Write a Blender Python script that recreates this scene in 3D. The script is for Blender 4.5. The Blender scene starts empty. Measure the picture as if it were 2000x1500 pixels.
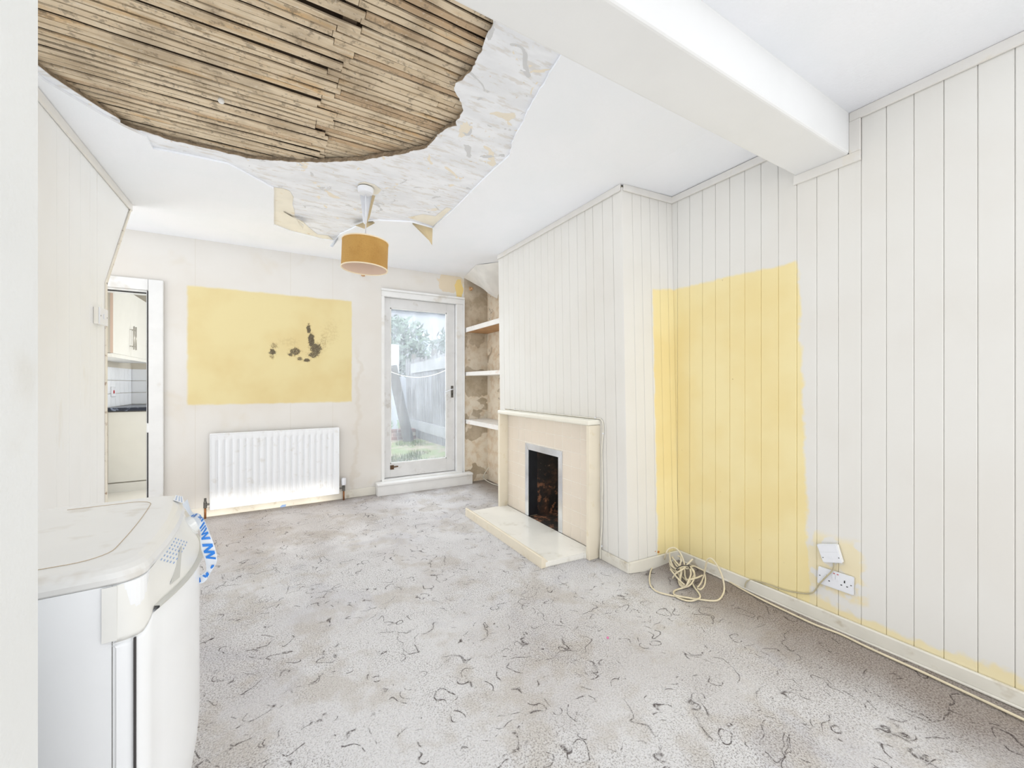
import bpy, bmesh, math, random
from mathutils import Vector, Matrix
from mathutils.geometry import tessellate_polygon
from mathutils import noise as mnoise

random.seed(7)
sc = bpy.context.scene
COL = sc.collection

# ------------------------------------------------------------------ camera, world, sun, exposure
EYE = 1.19                       # camera height in metres
FPX = 788.0                      # focal length in pixels of the 2000 px wide frame
YAW = math.radians(30.3)
cam_d = bpy.data.cameras.new('camera')
cam_d.sensor_width = 36.0
cam_d.lens = FPX * 36.0 / 2000.0
cam_d.clip_start = 0.02
cam_d.clip_end = 200
cam = bpy.data.objects.new('camera', cam_d)
cam.location = (0, 0, EYE)
cam.rotation_euler = (math.radians(90), 0, -YAW)
COL.objects.link(cam)
sc.camera = cam

SKY = 4.2
w = bpy.data.worlds.new('overcast_sky')
sc.world = w
w.use_nodes = True
bg = w.node_tree.nodes['Background']
bg.inputs[0].default_value = (0.90, 0.945, 1.0, 1)
bg.inputs[1].default_value = SKY

sun_d = bpy.data.lights.new('sun', 'SUN')
sun_d.energy = 2.8
sun_d.angle = math.radians(1.6)
sun_d.color = (1.0, 0.95, 0.86)
sun = bpy.data.objects.new('sun', sun_d)
sun_dir = Vector((-1.05, 7.0, -1.57)).normalized()
sun.rotation_euler = sun_dir.to_track_quat('-Z', 'Y').to_euler()
sun.location = (2, -12, 6)
COL.objects.link(sun)

def fill_lamp(name, loc, rot, sx, sy, radiance, color):
    """added rectangular fill lamp, set at an unseen window opening"""
    d = bpy.data.lights.new(name, 'AREA')
    d.shape = 'RECTANGLE'; d.size = sx; d.size_y = sy
    d.energy = radiance * math.pi * sx * sy
    d.color = color
    o = bpy.data.objects.new(name, d)
    o.location = loc; o.rotation_euler = rot
    COL.objects.link(o)

def portal(name, loc, rot, sx, sy):
    d = bpy.data.lights.new(name, 'AREA')
    d.shape = 'RECTANGLE'; d.size = sx; d.size_y = sy
    d.cycles.is_portal = True
    o = bpy.data.objects.new(name, d)
    o.location = loc; o.rotation_euler = rot
    COL.objects.link(o)

sc.view_settings.view_transform = 'Standard'
sc.view_settings.look = 'None'
sc.view_settings.gamma = 1.0
sc.view_settings.use_curve_mapping = False
sc.view_settings.exposure = 0.49
sc.cycles.diffuse_bounces = 5
sc.cycles.max_bounces = 7
sc.cycles.transparent_max_bounces = 8
sc.cycles.use_fast_gi = True
sc.cycles.fast_gi_method = 'REPLACE'
sc.cycles.ao_bounces_render = 2
w.light_settings.ao_factor = 0.24
w.light_settings.distance = 0.6
sc.cycles.adaptive_threshold = 0.1
sc.cycles.sample_clamp_indirect = 8.0

# ------------------------------------------------------------------ pixel -> place helpers
SN, CS = math.sin(YAW), math.cos(YAW)
def ray(u, v):
    t = (u - 1000.0) / FPX
    return Vector((SN + CS * t, CS - SN * t, (750.0 - v) / FPX))
def onX(u, v, X):
    d = ray(u, v); s = X / d.x
    return Vector((X, d.y * s, EYE + d.z * s))
def onY(u, v, Y):
    d = ray(u, v); s = Y / d.y
    return Vector((d.x * s, Y, EYE + d.z * s))
def onZ(u, v, Z):
    d = ray(u, v); s = (Z - EYE) / d.z
    return Vector((d.x * s, d.y * s, Z))

# ------------------------------------------------------------------ room dimensions
XL, XR, YB = -0.90, 2.275, 4.50
ZC = 2.475            # back room ceiling
ZF = 2.430            # front room ceiling
YF = -4.6
CHX = 1.914           # chimney breast face
BY0, BY1, BZ = 0.817, 1.043, 2.243   # beam

# ------------------------------------------------------------------ object helpers
def tag(o, label=None, cat=None, group=None, kind=None):
    if label: o['label'] = label
    if cat: o['category'] = cat
    if group: o['group'] = group
    if kind: o['kind'] = kind
    return o
def thing(name, label, cat, loc=(0, 0, 0), group=None, kind=None):
    o = bpy.data.objects.new(name, None)
    o.location = loc
    o.empty_display_size = 0.05
    COL.objects.link(o)
    return tag(o, label, cat, group, kind)
def wloc(o):
    v = Vector((0, 0, 0))
    while o is not None:
        v += o.location; o = o.parent
    return v
def obj(name, bm, m, parent=None, smooth=False, origin=None):
    """link a bmesh built in world coordinates as one mesh object"""
    base = wloc(parent) if parent else Vector((0, 0, 0))
    o_loc = Vector(origin) - base if origin is not None else Vector((0, 0, 0))
    bmesh.ops.translate(bm, verts=bm.verts, vec=-(base + o_loc))
    bmesh.ops.recalc_face_normals(bm, faces=bm.faces)
    me = bpy.data.meshes.new(name)
    bm.to_mesh(me); bm.free()
    if smooth:
        for p in me.polygons: p.use_smooth = True
    for mm in (m if isinstance(m, (list, tuple)) else [m]):
        me.materials.append(mm)
    o = bpy.data.objects.new(name, me)
    o.location = o_loc
    o.parent = parent
    COL.objects.link(o)
    return o
def struct(name, bm, m, label=None, parent=None, smooth=False):
    o = obj(name, bm, m, parent, smooth)
    if parent is None:
        tag(o, label, None, None, 'structure')
    return o
def B(): return bmesh.new()
def box(bm, x0, x1, y0, y1, z0, z1, bevel=0.0, seg=2, mi=0):
    b2 = bmesh.new()
    bmesh.ops.create_cube(b2, size=1.0)
    for v in b2.verts:
        v.co = Vector((x0 + (v.co.x + .5) * (x1 - x0), y0 + (v.co.y + .5) * (y1 - y0), z0 + (v.co.z + .5) * (z1 - z0)))
    if bevel > 0:
        bmesh.ops.bevel(b2, geom=list(b2.edges) + list(b2.verts), offset=bevel, segments=seg, affect='EDGES', profile=0.5)
    merge(bm, b2, mi)
    return bm
def merge(bm, b2, mi=0):
    me = bpy.data.meshes.new('tmp')
    for f in b2.faces: f.material_index = mi
    b2.to_mesh(me); b2.free()
    bm.from_mesh(me)
    bpy.data.meshes.remove(me)
def boxb(*a, **k): return box(B(), *a, **k)
def prism(bm, pts, n, thick, mi=0):
    """polygon pts (3d, planar) extruded by thick along n"""
    n = Vector(n).normalized() * thick
    a = [bm.verts.new(p) for p in pts]
    b = [bm.verts.new(Vector(p) + n) for p in pts]
    fs = [bm.faces.new(a), bm.faces.new(list(reversed(b)))]
    for i in range(len(a)):
        j = (i + 1) % len(a)
        fs.append(bm.faces.new((a[j], a[i], b[i], b[j])))
    for f in fs: f.material_index = mi
    return bm
def loft(bm, rings, cap0=True, cap1=True, closed=True, mi=0):
    vs = [[bm.verts.new(p) for p in r] for r in rings]
    n = len(rings[0])
    for i in range(len(vs) - 1):
        for j in range(n if closed else n - 1):
            k = (j + 1) % n
            f = bm.faces.new((vs[i][j], vs[i][k], vs[i + 1][k], vs[i + 1][j])); f.material_index = mi
    if cap0: bm.faces.new(list(reversed(vs[0]))).material_index = mi
    if cap1: bm.faces.new(vs[-1]).material_index = mi
    return bm
def lathe(bm, prof, cx, cy, n=24, axis='Z', base=0.0, cap=False):
    rings = []
    for r, z in prof:
        ring = []
        for k in range(n):
            a = 2 * math.pi * k / n
            ring.append(Vector((cx + r * math.cos(a), cy + r * math.sin(a), z)))
        rings.append(ring)
    return loft(bm, rings, cap, cap)
def catmull(pts, sub=8, closed=False):
    pts = [Vector(p) for p in pts]
    out = []
    n = len(pts)
    for i in range(n if closed else n - 1):
        p1, p2 = pts[i], pts[(i + 1) % n]
        p0 = pts[i - 1] if (i > 0 or closed) else p1 + (p1 - p2)
        p3 = pts[(i + 2) % n] if (i + 2 < n or closed) else p2 + (p2 - p1)
        for k in range(sub):
            t = k / sub
            out.append(0.5 * ((2 * p1) + (p2 - p0) * t + (2 * p0 - 5 * p1 + 4 * p2 - p3) * t * t + (3 * p1 - p0 - 3 * p2 + p3) * t ** 3))
    if not closed: out.append(pts[-1])
    return out
def tube(bm, pts, r, n=8, closed=False):
    pts = [Vector(p) for p in pts]
    rings = []
    t0 = (pts[1] - pts[0]).normalized()
    up = Vector((0, 0, 1)) if abs(t0.z) < .9 else Vector((1, 0, 0))
    nrm = t0.cross(up).normalized()
    for i, p in enumerate(pts):
        a = pts[max(i - 1, 0)]; b = pts[min(i + 1, len(pts) - 1)]
        t = (b - a)
        t = t.normalized() if t.length > 1e-9 else t0
        nrm = (nrm - t * nrm.dot(t))
        nrm = nrm.normalized() if nrm.length > 1e-6 else t.orthogonal().normalized()
        bi = t.cross(nrm)
        rr = r(i / (len(pts) - 1)) if callable(r) else r
        rings.append([p + nrm * rr * math.cos(2 * math.pi * k / n) + bi * rr * math.sin(2 * math.pi * k / n) for k in range(n)])
    return loft(bm, rings)
def quadboard(bm, bl, br, tl, tr, n, t=0.012, c=0.004):
    """tongue-and-groove board: back quad, full mid quad, front inset so neighbours form a V joint"""
    bl, br, tl, tr, n = Vector(bl), Vector(br), Vector(tl), Vector(tr), Vector(n).normalized()
    hb = (br - bl).normalized() * c; ht = (tr - tl).normalized() * c
    back = [bl - n * t, br - n * t, tr - n * t, tl - n * t]
    mid = [bl - n * c, br - n * c, tr - n * c, tl - n * c]
    front = [bl + hb, br - hb, tr - ht, tl + ht]
    return loft(bm, [back, mid, front])

# ------------------------------------------------------------------ materials
class NT:
    def __init__(s, name, rough=0.6):
        s.m = bpy.data.materials.new(name); s.m.use_nodes = True
        s.t = s.m.node_tree
        s.b = s.t.nodes['Principled BSDF']
        s.b.inputs['Roughness'].default_value = rough
        s.out = s.t.nodes['Material Output']
        s._pos = None
        s.flat = False
    def n(s, typ, **kw):
        x = s.t.nodes.new(typ)
        for k, v in kw.items(): setattr(x, k, v)
        return x
    def put(s, sock, val):
        if isinstance(val, bpy.types.NodeSocket): s.t.links.new(val, sock)
        elif isinstance(val, (tuple, list)) and len(val) == 3 and sock.type == 'RGBA': sock.default_value = (*val, 1)
        else: sock.default_value = val
    def pos(s):
        if s._pos is None: s._pos = s.n('ShaderNodeNewGeometry').outputs['Position']
        return s._pos
    def objc(s): return s.n('ShaderNodeTexCoord').outputs['Object']
    def xyz(s, v=None):
        x = s.n('ShaderNodeSeparateXYZ'); s.put(x.inputs[0], v or s.pos())
        return x.outputs
    def noise(s, scale, detail=3, rough=.5, vec=None, stretch=None, dist=0.0):
        v = vec or s.pos()
        if stretch:
            mp = s.n('ShaderNodeMapping'); s.put(mp.inputs[0], v); mp.inputs['Scale'].default_value = stretch; v = mp.outputs[0]
        x = s.n('ShaderNodeTexNoise'); s.put(x.inputs['Vector'], v)
        if s.flat: x.noise_dimensions = '2D'
        detail = min(detail, 3.5)
        x.inputs['Scale'].default_value = scale; x.inputs['Detail'].default_value = detail; x.inputs['Roughness'].default_value = rough
        x.inputs['Distortion'].default_value = dist
        return x.outputs[0]
    def math(s, op, a, b=0.0, c=None, clamp=False):
        x = s.n('ShaderNodeMath', operation=op); x.use_clamp = clamp
        s.put(x.inputs[0], a); s.put(x.inputs[1], b)
        if c is not None: s.put(x.inputs[2], c)
        return x.outputs[0]
    def mul(s, *a):
        r = a[0]
        for q in a[1:]: r = s.math('MULTIPLY', r, q)
        return r
    def mx(s, a, b): return s.math('MAXIMUM', a, b)
    def ss(s, v, a, b, lo=0.0, hi=1.0):
        x = s.n('ShaderNodeMapRange', interpolation_type='SMOOTHSTEP')
        s.put(x.inputs[0], v); x.inputs[1].default_value = a; x.inputs[2].default_value = b
        x.inputs[3].default_value = lo; x.inputs[4].default_value = hi
        return x.outputs[0]
    def lin(s, v, a, b, lo=0.0, hi=1.0):
        x = s.n('ShaderNodeMapRange'); s.put(x.inputs[0], v)
        x.inputs[1].default_value = a; x.inputs[2].default_value = b; x.inputs[3].default_value = lo; x.inputs[4].default_value = hi
        return x.outputs[0]
    def mix(s, f, a, b):
        x = s.n('ShaderNodeMix', data_type='RGBA')
        s.put(x.inputs[0], f); s.put(x.inputs[6], a); s.put(x.inputs[7], b)
        return x.outputs[2]
    def col(s, c): s.put(s.b.inputs['Base Color'], c); return s
    def bump(s, h, strength=.3, dist=.002, normal=None):
        x = s.n('ShaderNodeBump'); x.inputs['Strength'].default_value = strength; x.inputs['Distance'].default_value = dist
        s.put(x.inputs['Height'], h)
        if normal is not None: s.put(x.inputs['Normal'], normal)
        s.t.links.new(x.outputs[0], s.b.inputs['Normal'])
        return x.outputs[0]
    def blob(s, cx, cz, rx, rz, wob=None, ax=0, az=2):
        """soft elliptical mask on a wall (x,z)"""
        o = s.xyz()
        a = s.math('DIVIDE', s.math('SUBTRACT', o[ax], cx), rx)
        b = s.math('DIVIDE', s.math('SUBTRACT', o[az], cz), rz)
        d = s.math('SQRT', s.math('ADD', s.mul(a, a), s.mul(b, b)))
        if wob is not None: d = s.math('ADD', d, wob)
        return s.ss(d, 1.0, 0.35)
def srgb(r, g, b):
    f = lambda c: (c / 255 / 12.92) if c <= 10.3 else ((c / 255 + .055) / 1.055) ** 2.4
    return (f(r), f(g), f(b))
def plain(name, c, rough=.5, metal=0.0, var=0.0, vscale=8, dirt=None, bump=None):
    k = NT(name, rough)
    col = c
    if var:
        n = k.noise(vscale, 4)
        col = k.mix(k.ss(n, .35, .7), c, tuple(x * (1 - var) for x in c))
    if dirt:
        n2 = k.noise(dirt[1], 6, .65)
        col = k.mix(k.math('MULTIPLY', k.ss(n2, .56, .72), dirt[2]), col, dirt[0])
    k.col(col)
    k.b.inputs['Metallic'].default_value = metal
    if bump: k.bump(k.noise(bump[0], 3), bump[1], bump[2])
    return k.m

CREAM = srgb(235, 231, 223)
YEL = srgb(247, 229, 172)
MAT = {}
MAT['paint'] = plain('white_gloss_paint', srgb(242, 240, 236), .35, var=.04, dirt=(srgb(196, 178, 146), 5, .30))
MAT['door_paint'] = plain('worn_door_paint', srgb(232, 230, 227), .4, var=.06, dirt=(srgb(176, 164, 148), 6, .45))
MAT['white_wall'] = plain('white_emulsion', srgb(244, 243, 240), .8, var=.02, bump=(160, .15, .002))
MAT['nib_wall'] = plain('off_white_papered_plaster', srgb(241, 241, 239), .85, var=.03, vscale=3, dirt=(srgb(206, 194, 170), 2.2, .4), bump=(120, .35, .003))
MAT['beam'] = plain('cream_beam_emulsion', srgb(239, 238, 236), .8, var=.025, vscale=4, bump=(140, .12, .002))
MAT['crown'] = plain('cream_trim_paint', srgb(236, 231, 223), .45, var=.04, dirt=(srgb(222, 204, 164), 9, .2))

def m_ceiling():
    k = NT('white_textured_ceiling_paper', .85); k.flat = True
    n = k.noise(3, 3)
    k.col(k.mix(k.ss(n, .4, .7), srgb(252, 252, 254), srgb(249, 250, 252)))
    k.bump(k.noise(90, 2, stretch=(1, 1, 1)), .25, .003)
    return k.m
MAT['ceiling'] = m_ceiling()

def m_boards():
    """white painted tongue-and-groove with the unpainted yellow area left behind a removed panel"""
    k = NT('painted_tongue_and_groove', .42)
    x, y, z = k.xyz()[0:3]
    wob = k.math('MULTIPLY', k.math('SUBTRACT', k.noise(9, 4, .6), .5), .075)
    fine = k.noise(60, 3, .6)
    base = k.mix(k.ss(k.noise(2.2, 2), .38, .72), CREAM, srgb(232, 227, 218))
    top = k.ss(k.math('ADD', z, k.math('MULTIPLY', wob, .6)), 1.822, 1.802)
    right = k.ss(k.math('ADD', y, k.math('ADD', wob, k.math('MULTIPLY', k.math('SUBTRACT', 0.45, z), .035))), .975, .995)
    left = k.ss(k.math('ADD', x, k.math('MULTIPLY', wob, .5)), 2.115, 2.13)
    patch = k.mul(top, right, left)
    # splashes of old yellow above the skirting and round the sockets
    onwall = k.ss(x, 2.24, 2.26)
    low = k.mul(k.ss(k.math('ADD', z, k.math('MULTIPLY', k.math('SUBTRACT', k.noise(7, 4, .65), .5), .16)), .155, .125), onwall, .75)
    bx = k.mul(k.ss(k.math('ADD', y, wob), .74, .79), k.ss(k.math('ADD', z, wob), .175, .215), k.ss(k.math('ADD', z, wob), .50, .44), onwall, .6, k.ss(k.noise(14, 4), .42, .52))
    f = k.mx(patch, k.mx(low, bx))
    yel = k.mix(k.ss(k.noise(3, 3), .35, .7), YEL, srgb(243, 221, 158))
    yel = k.mix(k.mul(k.ss(k.noise(48, 5, .7), .70, .78), .5), yel, srgb(170, 132, 70))
    full = k.mix(f, base, yel)
    for (u, v, r_) in ((1287, 1078.5, .011), (1282.5, 1078, .005), (1300.5, 1072, .004)):
        q = onY(u, v, 1.765)
        full = k.mix(k.mul(k.ss(k.blob(q.x, q.z, r_, r_ * .9), .3, .5), k.ss(y, 1.6, 1.62), k.ss(x, 2.24, 2.2)), full, srgb(206, 130, 52))
    k.col(full)
    return k.m
MAT['boards'] = m_boards()
MAT['groove'] = plain('tan_groove_paint', srgb(228, 214, 180), .7, var=.15, vscale=20)  # tan backing colour that shows in the board joints

def m_leftboards():
    k = NT('pale_wall_panelling', .5)
    base = k.mix(k.ss(k.noise(2, 3), .4, .7), srgb(248, 247, 244), srgb(245, 243, 239))
    base = k.mix(k.mul(k.ss(k.noise(7, 5, .6, stretch=(1, 1, .25)), .64, .70), .16), base, srgb(222, 210, 186))
    k.col(base)
    return k.m
MAT['leftboards'] = m_leftboards()

def m_backwall():
    k = NT('stained_wallpaper', .8)
    x, y, z = k.xyz()[0:3]
    wob = k.math('MULTIPLY', k.math('SUBTRACT', k.noise(10, 4, .6), .5), .05)
    base = k.mix(k.ss(k.noise(1.6, 3), .35, .7), srgb(234, 229, 221), srgb(229, 222, 212))
    # nicotine/damp staining in broad irregular areas
    base = k.mix(k.mul(k.ss(k.noise(2.6, 5, .6, dist=.4), .55, .75), .5), base, srgb(226, 215, 197))
    base = k.mix(k.mul(k.ss(k.noise(30, 3, .7), .70, .80), .25), base, srgb(190, 165, 130))
    # tide-mark beside the door
    edge = k.math('ADD', x, k.math('MULTIPLY', k.math('SUBTRACT', k.noise(3.2, 4, .6), .5), .34))
    tide = k.mul(k.ss(edge, .70, .73), k.ss(edge, .765, .735), k.ss(z, 1.7, 1.4))
    base = k.mix(k.mul(tide, .28), base, srgb(212, 198, 176))
    # paper seams
    for sx in (-.62, .12, -.02 + .52):
        seam = k.mul(k.ss(x, sx - .002, sx), k.ss(x, sx + .003, sx + .001))
        base = k.mix(k.mul(seam, .35), base, srgb(202, 188, 164))
    # yellow rectangle
    p0 = onY(365, 558, YB); p1 = onY(687, 588, YB); p2 = onY(687, 783, YB); p3 = onY(367, 793, YB)
    x0, x1 = (p0.x + p3.x) / 2, (p1.x + p2.x) / 2
    zt, zb = (p0.z + p1.z) / 2, (p2.z + p3.z) / 2
    xx = k.math('ADD', x, k.math('MULTIPLY', wob, .45)); zz = k.math('ADD', z, k.math('MULTIPLY', wob, .5))
    rect = k.mul(k.ss(xx, x0 - .012, x0 + .012), k.ss(xx, x1 + .008, x1 - .008), k.ss(zz, zb - .012, zb + .012), k.ss(zz, zt + .012, zt - .012))
    yel = k.mix(k.ss(k.noise(2.5, 4), .35, .7), srgb(235, 218, 164), srgb(229, 207, 150))
    yel = k.mix(k.mul(k.ss(k.noise(40, 6, .75), .68, .76), .5), yel, srgb(186, 152, 92))
    col = k.mix(rect, base, yel)
    # mould
    w2 = k.math('MULTIPLY', k.math('SUBTRACT', k.noise(30, 5, .7), .5), 1.3)
    def at(u, v): p = onY(u, v, YB); return p.x, p.z
    m = None
    for (u, v, rx, rz, st) in ((603, 643, .030, .075, .9), (608, 664, .045, .11, 1.0), (617, 682, .085, .10, .85), (612, 693, .08, .05, .8), (576, 687, .075, .06, .8), (568, 692, .035, .035, .8), (600, 704, .05, .028, .9), (586, 701, .04, .03, .75), (535, 676, .05, .05, .6), (533, 688, .045, .045, .9), (531, 696, .03, .04, .6), (632, 668, .06, .12, .45), (565, 668, .12, .06, .25), (645, 650, .10, .16, .22)):
        cx, cz = at(u, v)
        b = k.math('MULTIPLY', k.blob(cx, cz, rx, rz, w2), st)
        m = b if m is None else k.mx(m, b)
    rag = k.math('ADD', m, k.math('MULTIPLY', k.math('SUBTRACT', k.noise(120, 4, .75), .5), 2.0))
    mould = k.mul(k.ss(rag, .50, .78), k.ss(m, .05, .3))
    col = k.mix(k.mul(m, k.ss(k.noise(46, 4, .7), .38, .60), .75), col, srgb(168, 134, 78))
    col = k.mix(k.math('MULTIPLY', mould, .84), col, srgb(62, 56, 53))
    # alcove: peeled paint over damp plaster
    alc = k.ss(k.math('ADD', x, k.math('MULTIPLY', wob, .3)), 1.955, 1.962)
    pl = k.mix(k.ss(k.noise(6, 5, .6), .35, .65), srgb(208, 192, 168), srgb(184, 166, 140))
    pl = k.mix(k.mul(k.ss(k.noise(9, 5, .65), .58, .72), .4), pl, srgb(136, 116, 92))
    peel = k.ss(k.noise(2.6, 7, .62, dist=.3), .44, .46)
    lowm = k.ss(z, 2.1, 1.2)
    cream = k.mix(k.ss(k.noise(12, 5, .65), .4, .7), srgb(246, 234, 214), srgb(230, 208, 178))
    ac = k.mix(k.mul(peel, k.math('ADD', k.math('MULTIPLY', lowm, .75), .2)), pl, cream)
    blk = k.mul(k.ss(k.noise(9, 6, .75), .66, .74), .7)
    ac = k.mix(blk, ac, srgb(88, 70, 54))
    col = k.mix(alc, col, ac)
    # bared patches above the garden door
    cx, cz = at(880, 552)
    s1 = k.blob(cx, cz, .20, .15, k.math('MULTIPLY', k.math('SUBTRACT', k.noise(9, 4), .5), 1.2))
    col = k.mix(k.mul(k.ss(s1, .45, .5), k.math('SUBTRACT', 1.0, alc), .8), col, srgb(232, 212, 178))
    cx, cz = at(897, 565)
    s2 = k.blob(cx, cz, .075, .16, k.math('MULTIPLY', k.math('SUBTRACT', k.noise(12, 4), .5), 1.0))
    col = k.mix(k.mul(k.ss(s2, .4, .46), k.math('SUBTRACT', 1.0, alc)), col, srgb(244, 214, 140))
    k.col(col)
    k.bump(k.math('ADD', k.noise(130, 3), k.math('MULTIPLY', k.mul(peel, alc), 2.0)), .25, .002)
    return k.m
MAT['backwall'] = m_backwall()

def m_alcove():
    k = NT('damp_alcove_plaster', .9)
    pl = k.mix(k.ss(k.noise(6, 5, .6), .35, .65), srgb(210, 190, 164), srgb(178, 158, 132))
    cream = k.mix(k.ss(k.noise(12, 5, .65), .4, .7), srgb(244, 228, 204), srgb(228, 202, 170))
    peel = k.ss(k.noise(2.8, 7, .62, dist=.3), .40, .42)
    c = k.mix(peel, pl, cream)
    c = k.mix(k.mul(k.ss(k.noise(8, 6, .75), .63, .72), .75), c, srgb(96, 76, 60))
    k.col(c); k.bump(peel, .3, .004)
    return k.m
MAT['alcove'] = m_alcove()

def m_plaster():
    k = NT('bared_ceiling_plaster', .9); k.flat = True
    base = k.mix(k.ss(k.noise(5, 6, .65, stretch=(.6, 1.6, 1)), .35, .65), srgb(250, 250, 252), srgb(240, 240, 242))
    base = k.mix(k.mul(k.ss(k.noise(14, 6, .7, stretch=(.5, 1.8, 1)), .52, .66), .55), base, srgb(220, 213, 204))
    fl = k.ss(k.noise(5.5, 6, .6, dist=.5), .665, .68)
    base = k.mix(fl, base, srgb(244, 234, 216))
    fl2 = k.ss(k.noise(6.8, 5, .55, vec=None, stretch=(1, 1.2, 1), dist=.9), .675, .685)
    base = k.mix(fl2, base, srgb(218, 217, 217))
    base = k.mix(k.mul(k.ss(k.noise(22, 6, .75), .68, .76), .6), base, srgb(214, 190, 152))
    k.col(base)
    k.bump(k.math('ADD', k.noise(60, 5, .7), k.math('ADD', k.math('MULTIPLY', fl, .8), fl2)), .4, .003)
    return k.m
MAT['plaster'] = m_plaster()
MAT['paper_back'] = plain('cream_lining_paper', srgb(250, 242, 224), .85, var=.06, dirt=(srgb(214, 180, 120), 9, .5))
MAT['paper_buff'] = plain('buff_paper_back', srgb(236, 218, 182), .85, var=.08)
MAT['plaster_edge'] = plain('broken_lime_plaster', srgb(176, 158, 136), .95, var=.35, vscale=40, bump=(70, 1.0, .01))

def m_lath():
    k = NT('rough_sawn_lath_wood', .85)
    oi = k.n('ShaderNodeObjectInfo').outputs['Random']
    co = k.objc()
    off = k.n('ShaderNodeCombineXYZ'); k.put(off.inputs[0], k.math('MULTIPLY', oi, 37.0)); k.put(off.inputs[1], k.math('MULTIPLY', oi, 11.0))
    va = k.n('ShaderNodeVectorMath', operation='ADD'); k.put(va.inputs[0], k.pos()); k.put(va.inputs[1], off.outputs[0])
    v = va.outputs[0]
    g = k.noise(30, 5, .65, vec=v, stretch=(.12, 1.6, 1))
    g2 = k.noise(9, 4, .6, vec=v, stretch=(.25, 1, 1))
    c = k.mix(k.ss(g, .3, .7), srgb(236, 218, 190), srgb(208, 184, 150))
    c = k.mix(k.ss(oi, .0, 1.0), c, k.mix(.5, c, srgb(226, 206, 176)))
    c = k.mix(k.mul(k.ss(oi, .86, .9), .55), c, srgb(176, 138, 98))
    c = k.mix(k.mul(k.ss(g2, .56, .7), .6), c, srgb(212, 168, 108))
    c = k.mix(k.mul(k.ss(k.noise(26, 5, .7, vec=v), .54, .66), .62), c, srgb(132, 116, 96))
    c = k.mix(k.mul(k.ss(k.noise(4, 3, .6), .45, .68), .45), c, srgb(142, 122, 98))
    c = k.mix(k.mul(k.ss(k.noise(70, 3, .6, vec=v), .60, .7), .5), c, srgb(226, 214, 196))
    k.col(c); k.bump(k.noise(60, 5, .7, vec=v, stretch=(.2, 1.5, 1)), .6, .004)
    return k.m
MAT['lath'] = m_lath()
MAT['void'] = plain('dark_floor_void', srgb(96, 80, 64), .95)

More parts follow.
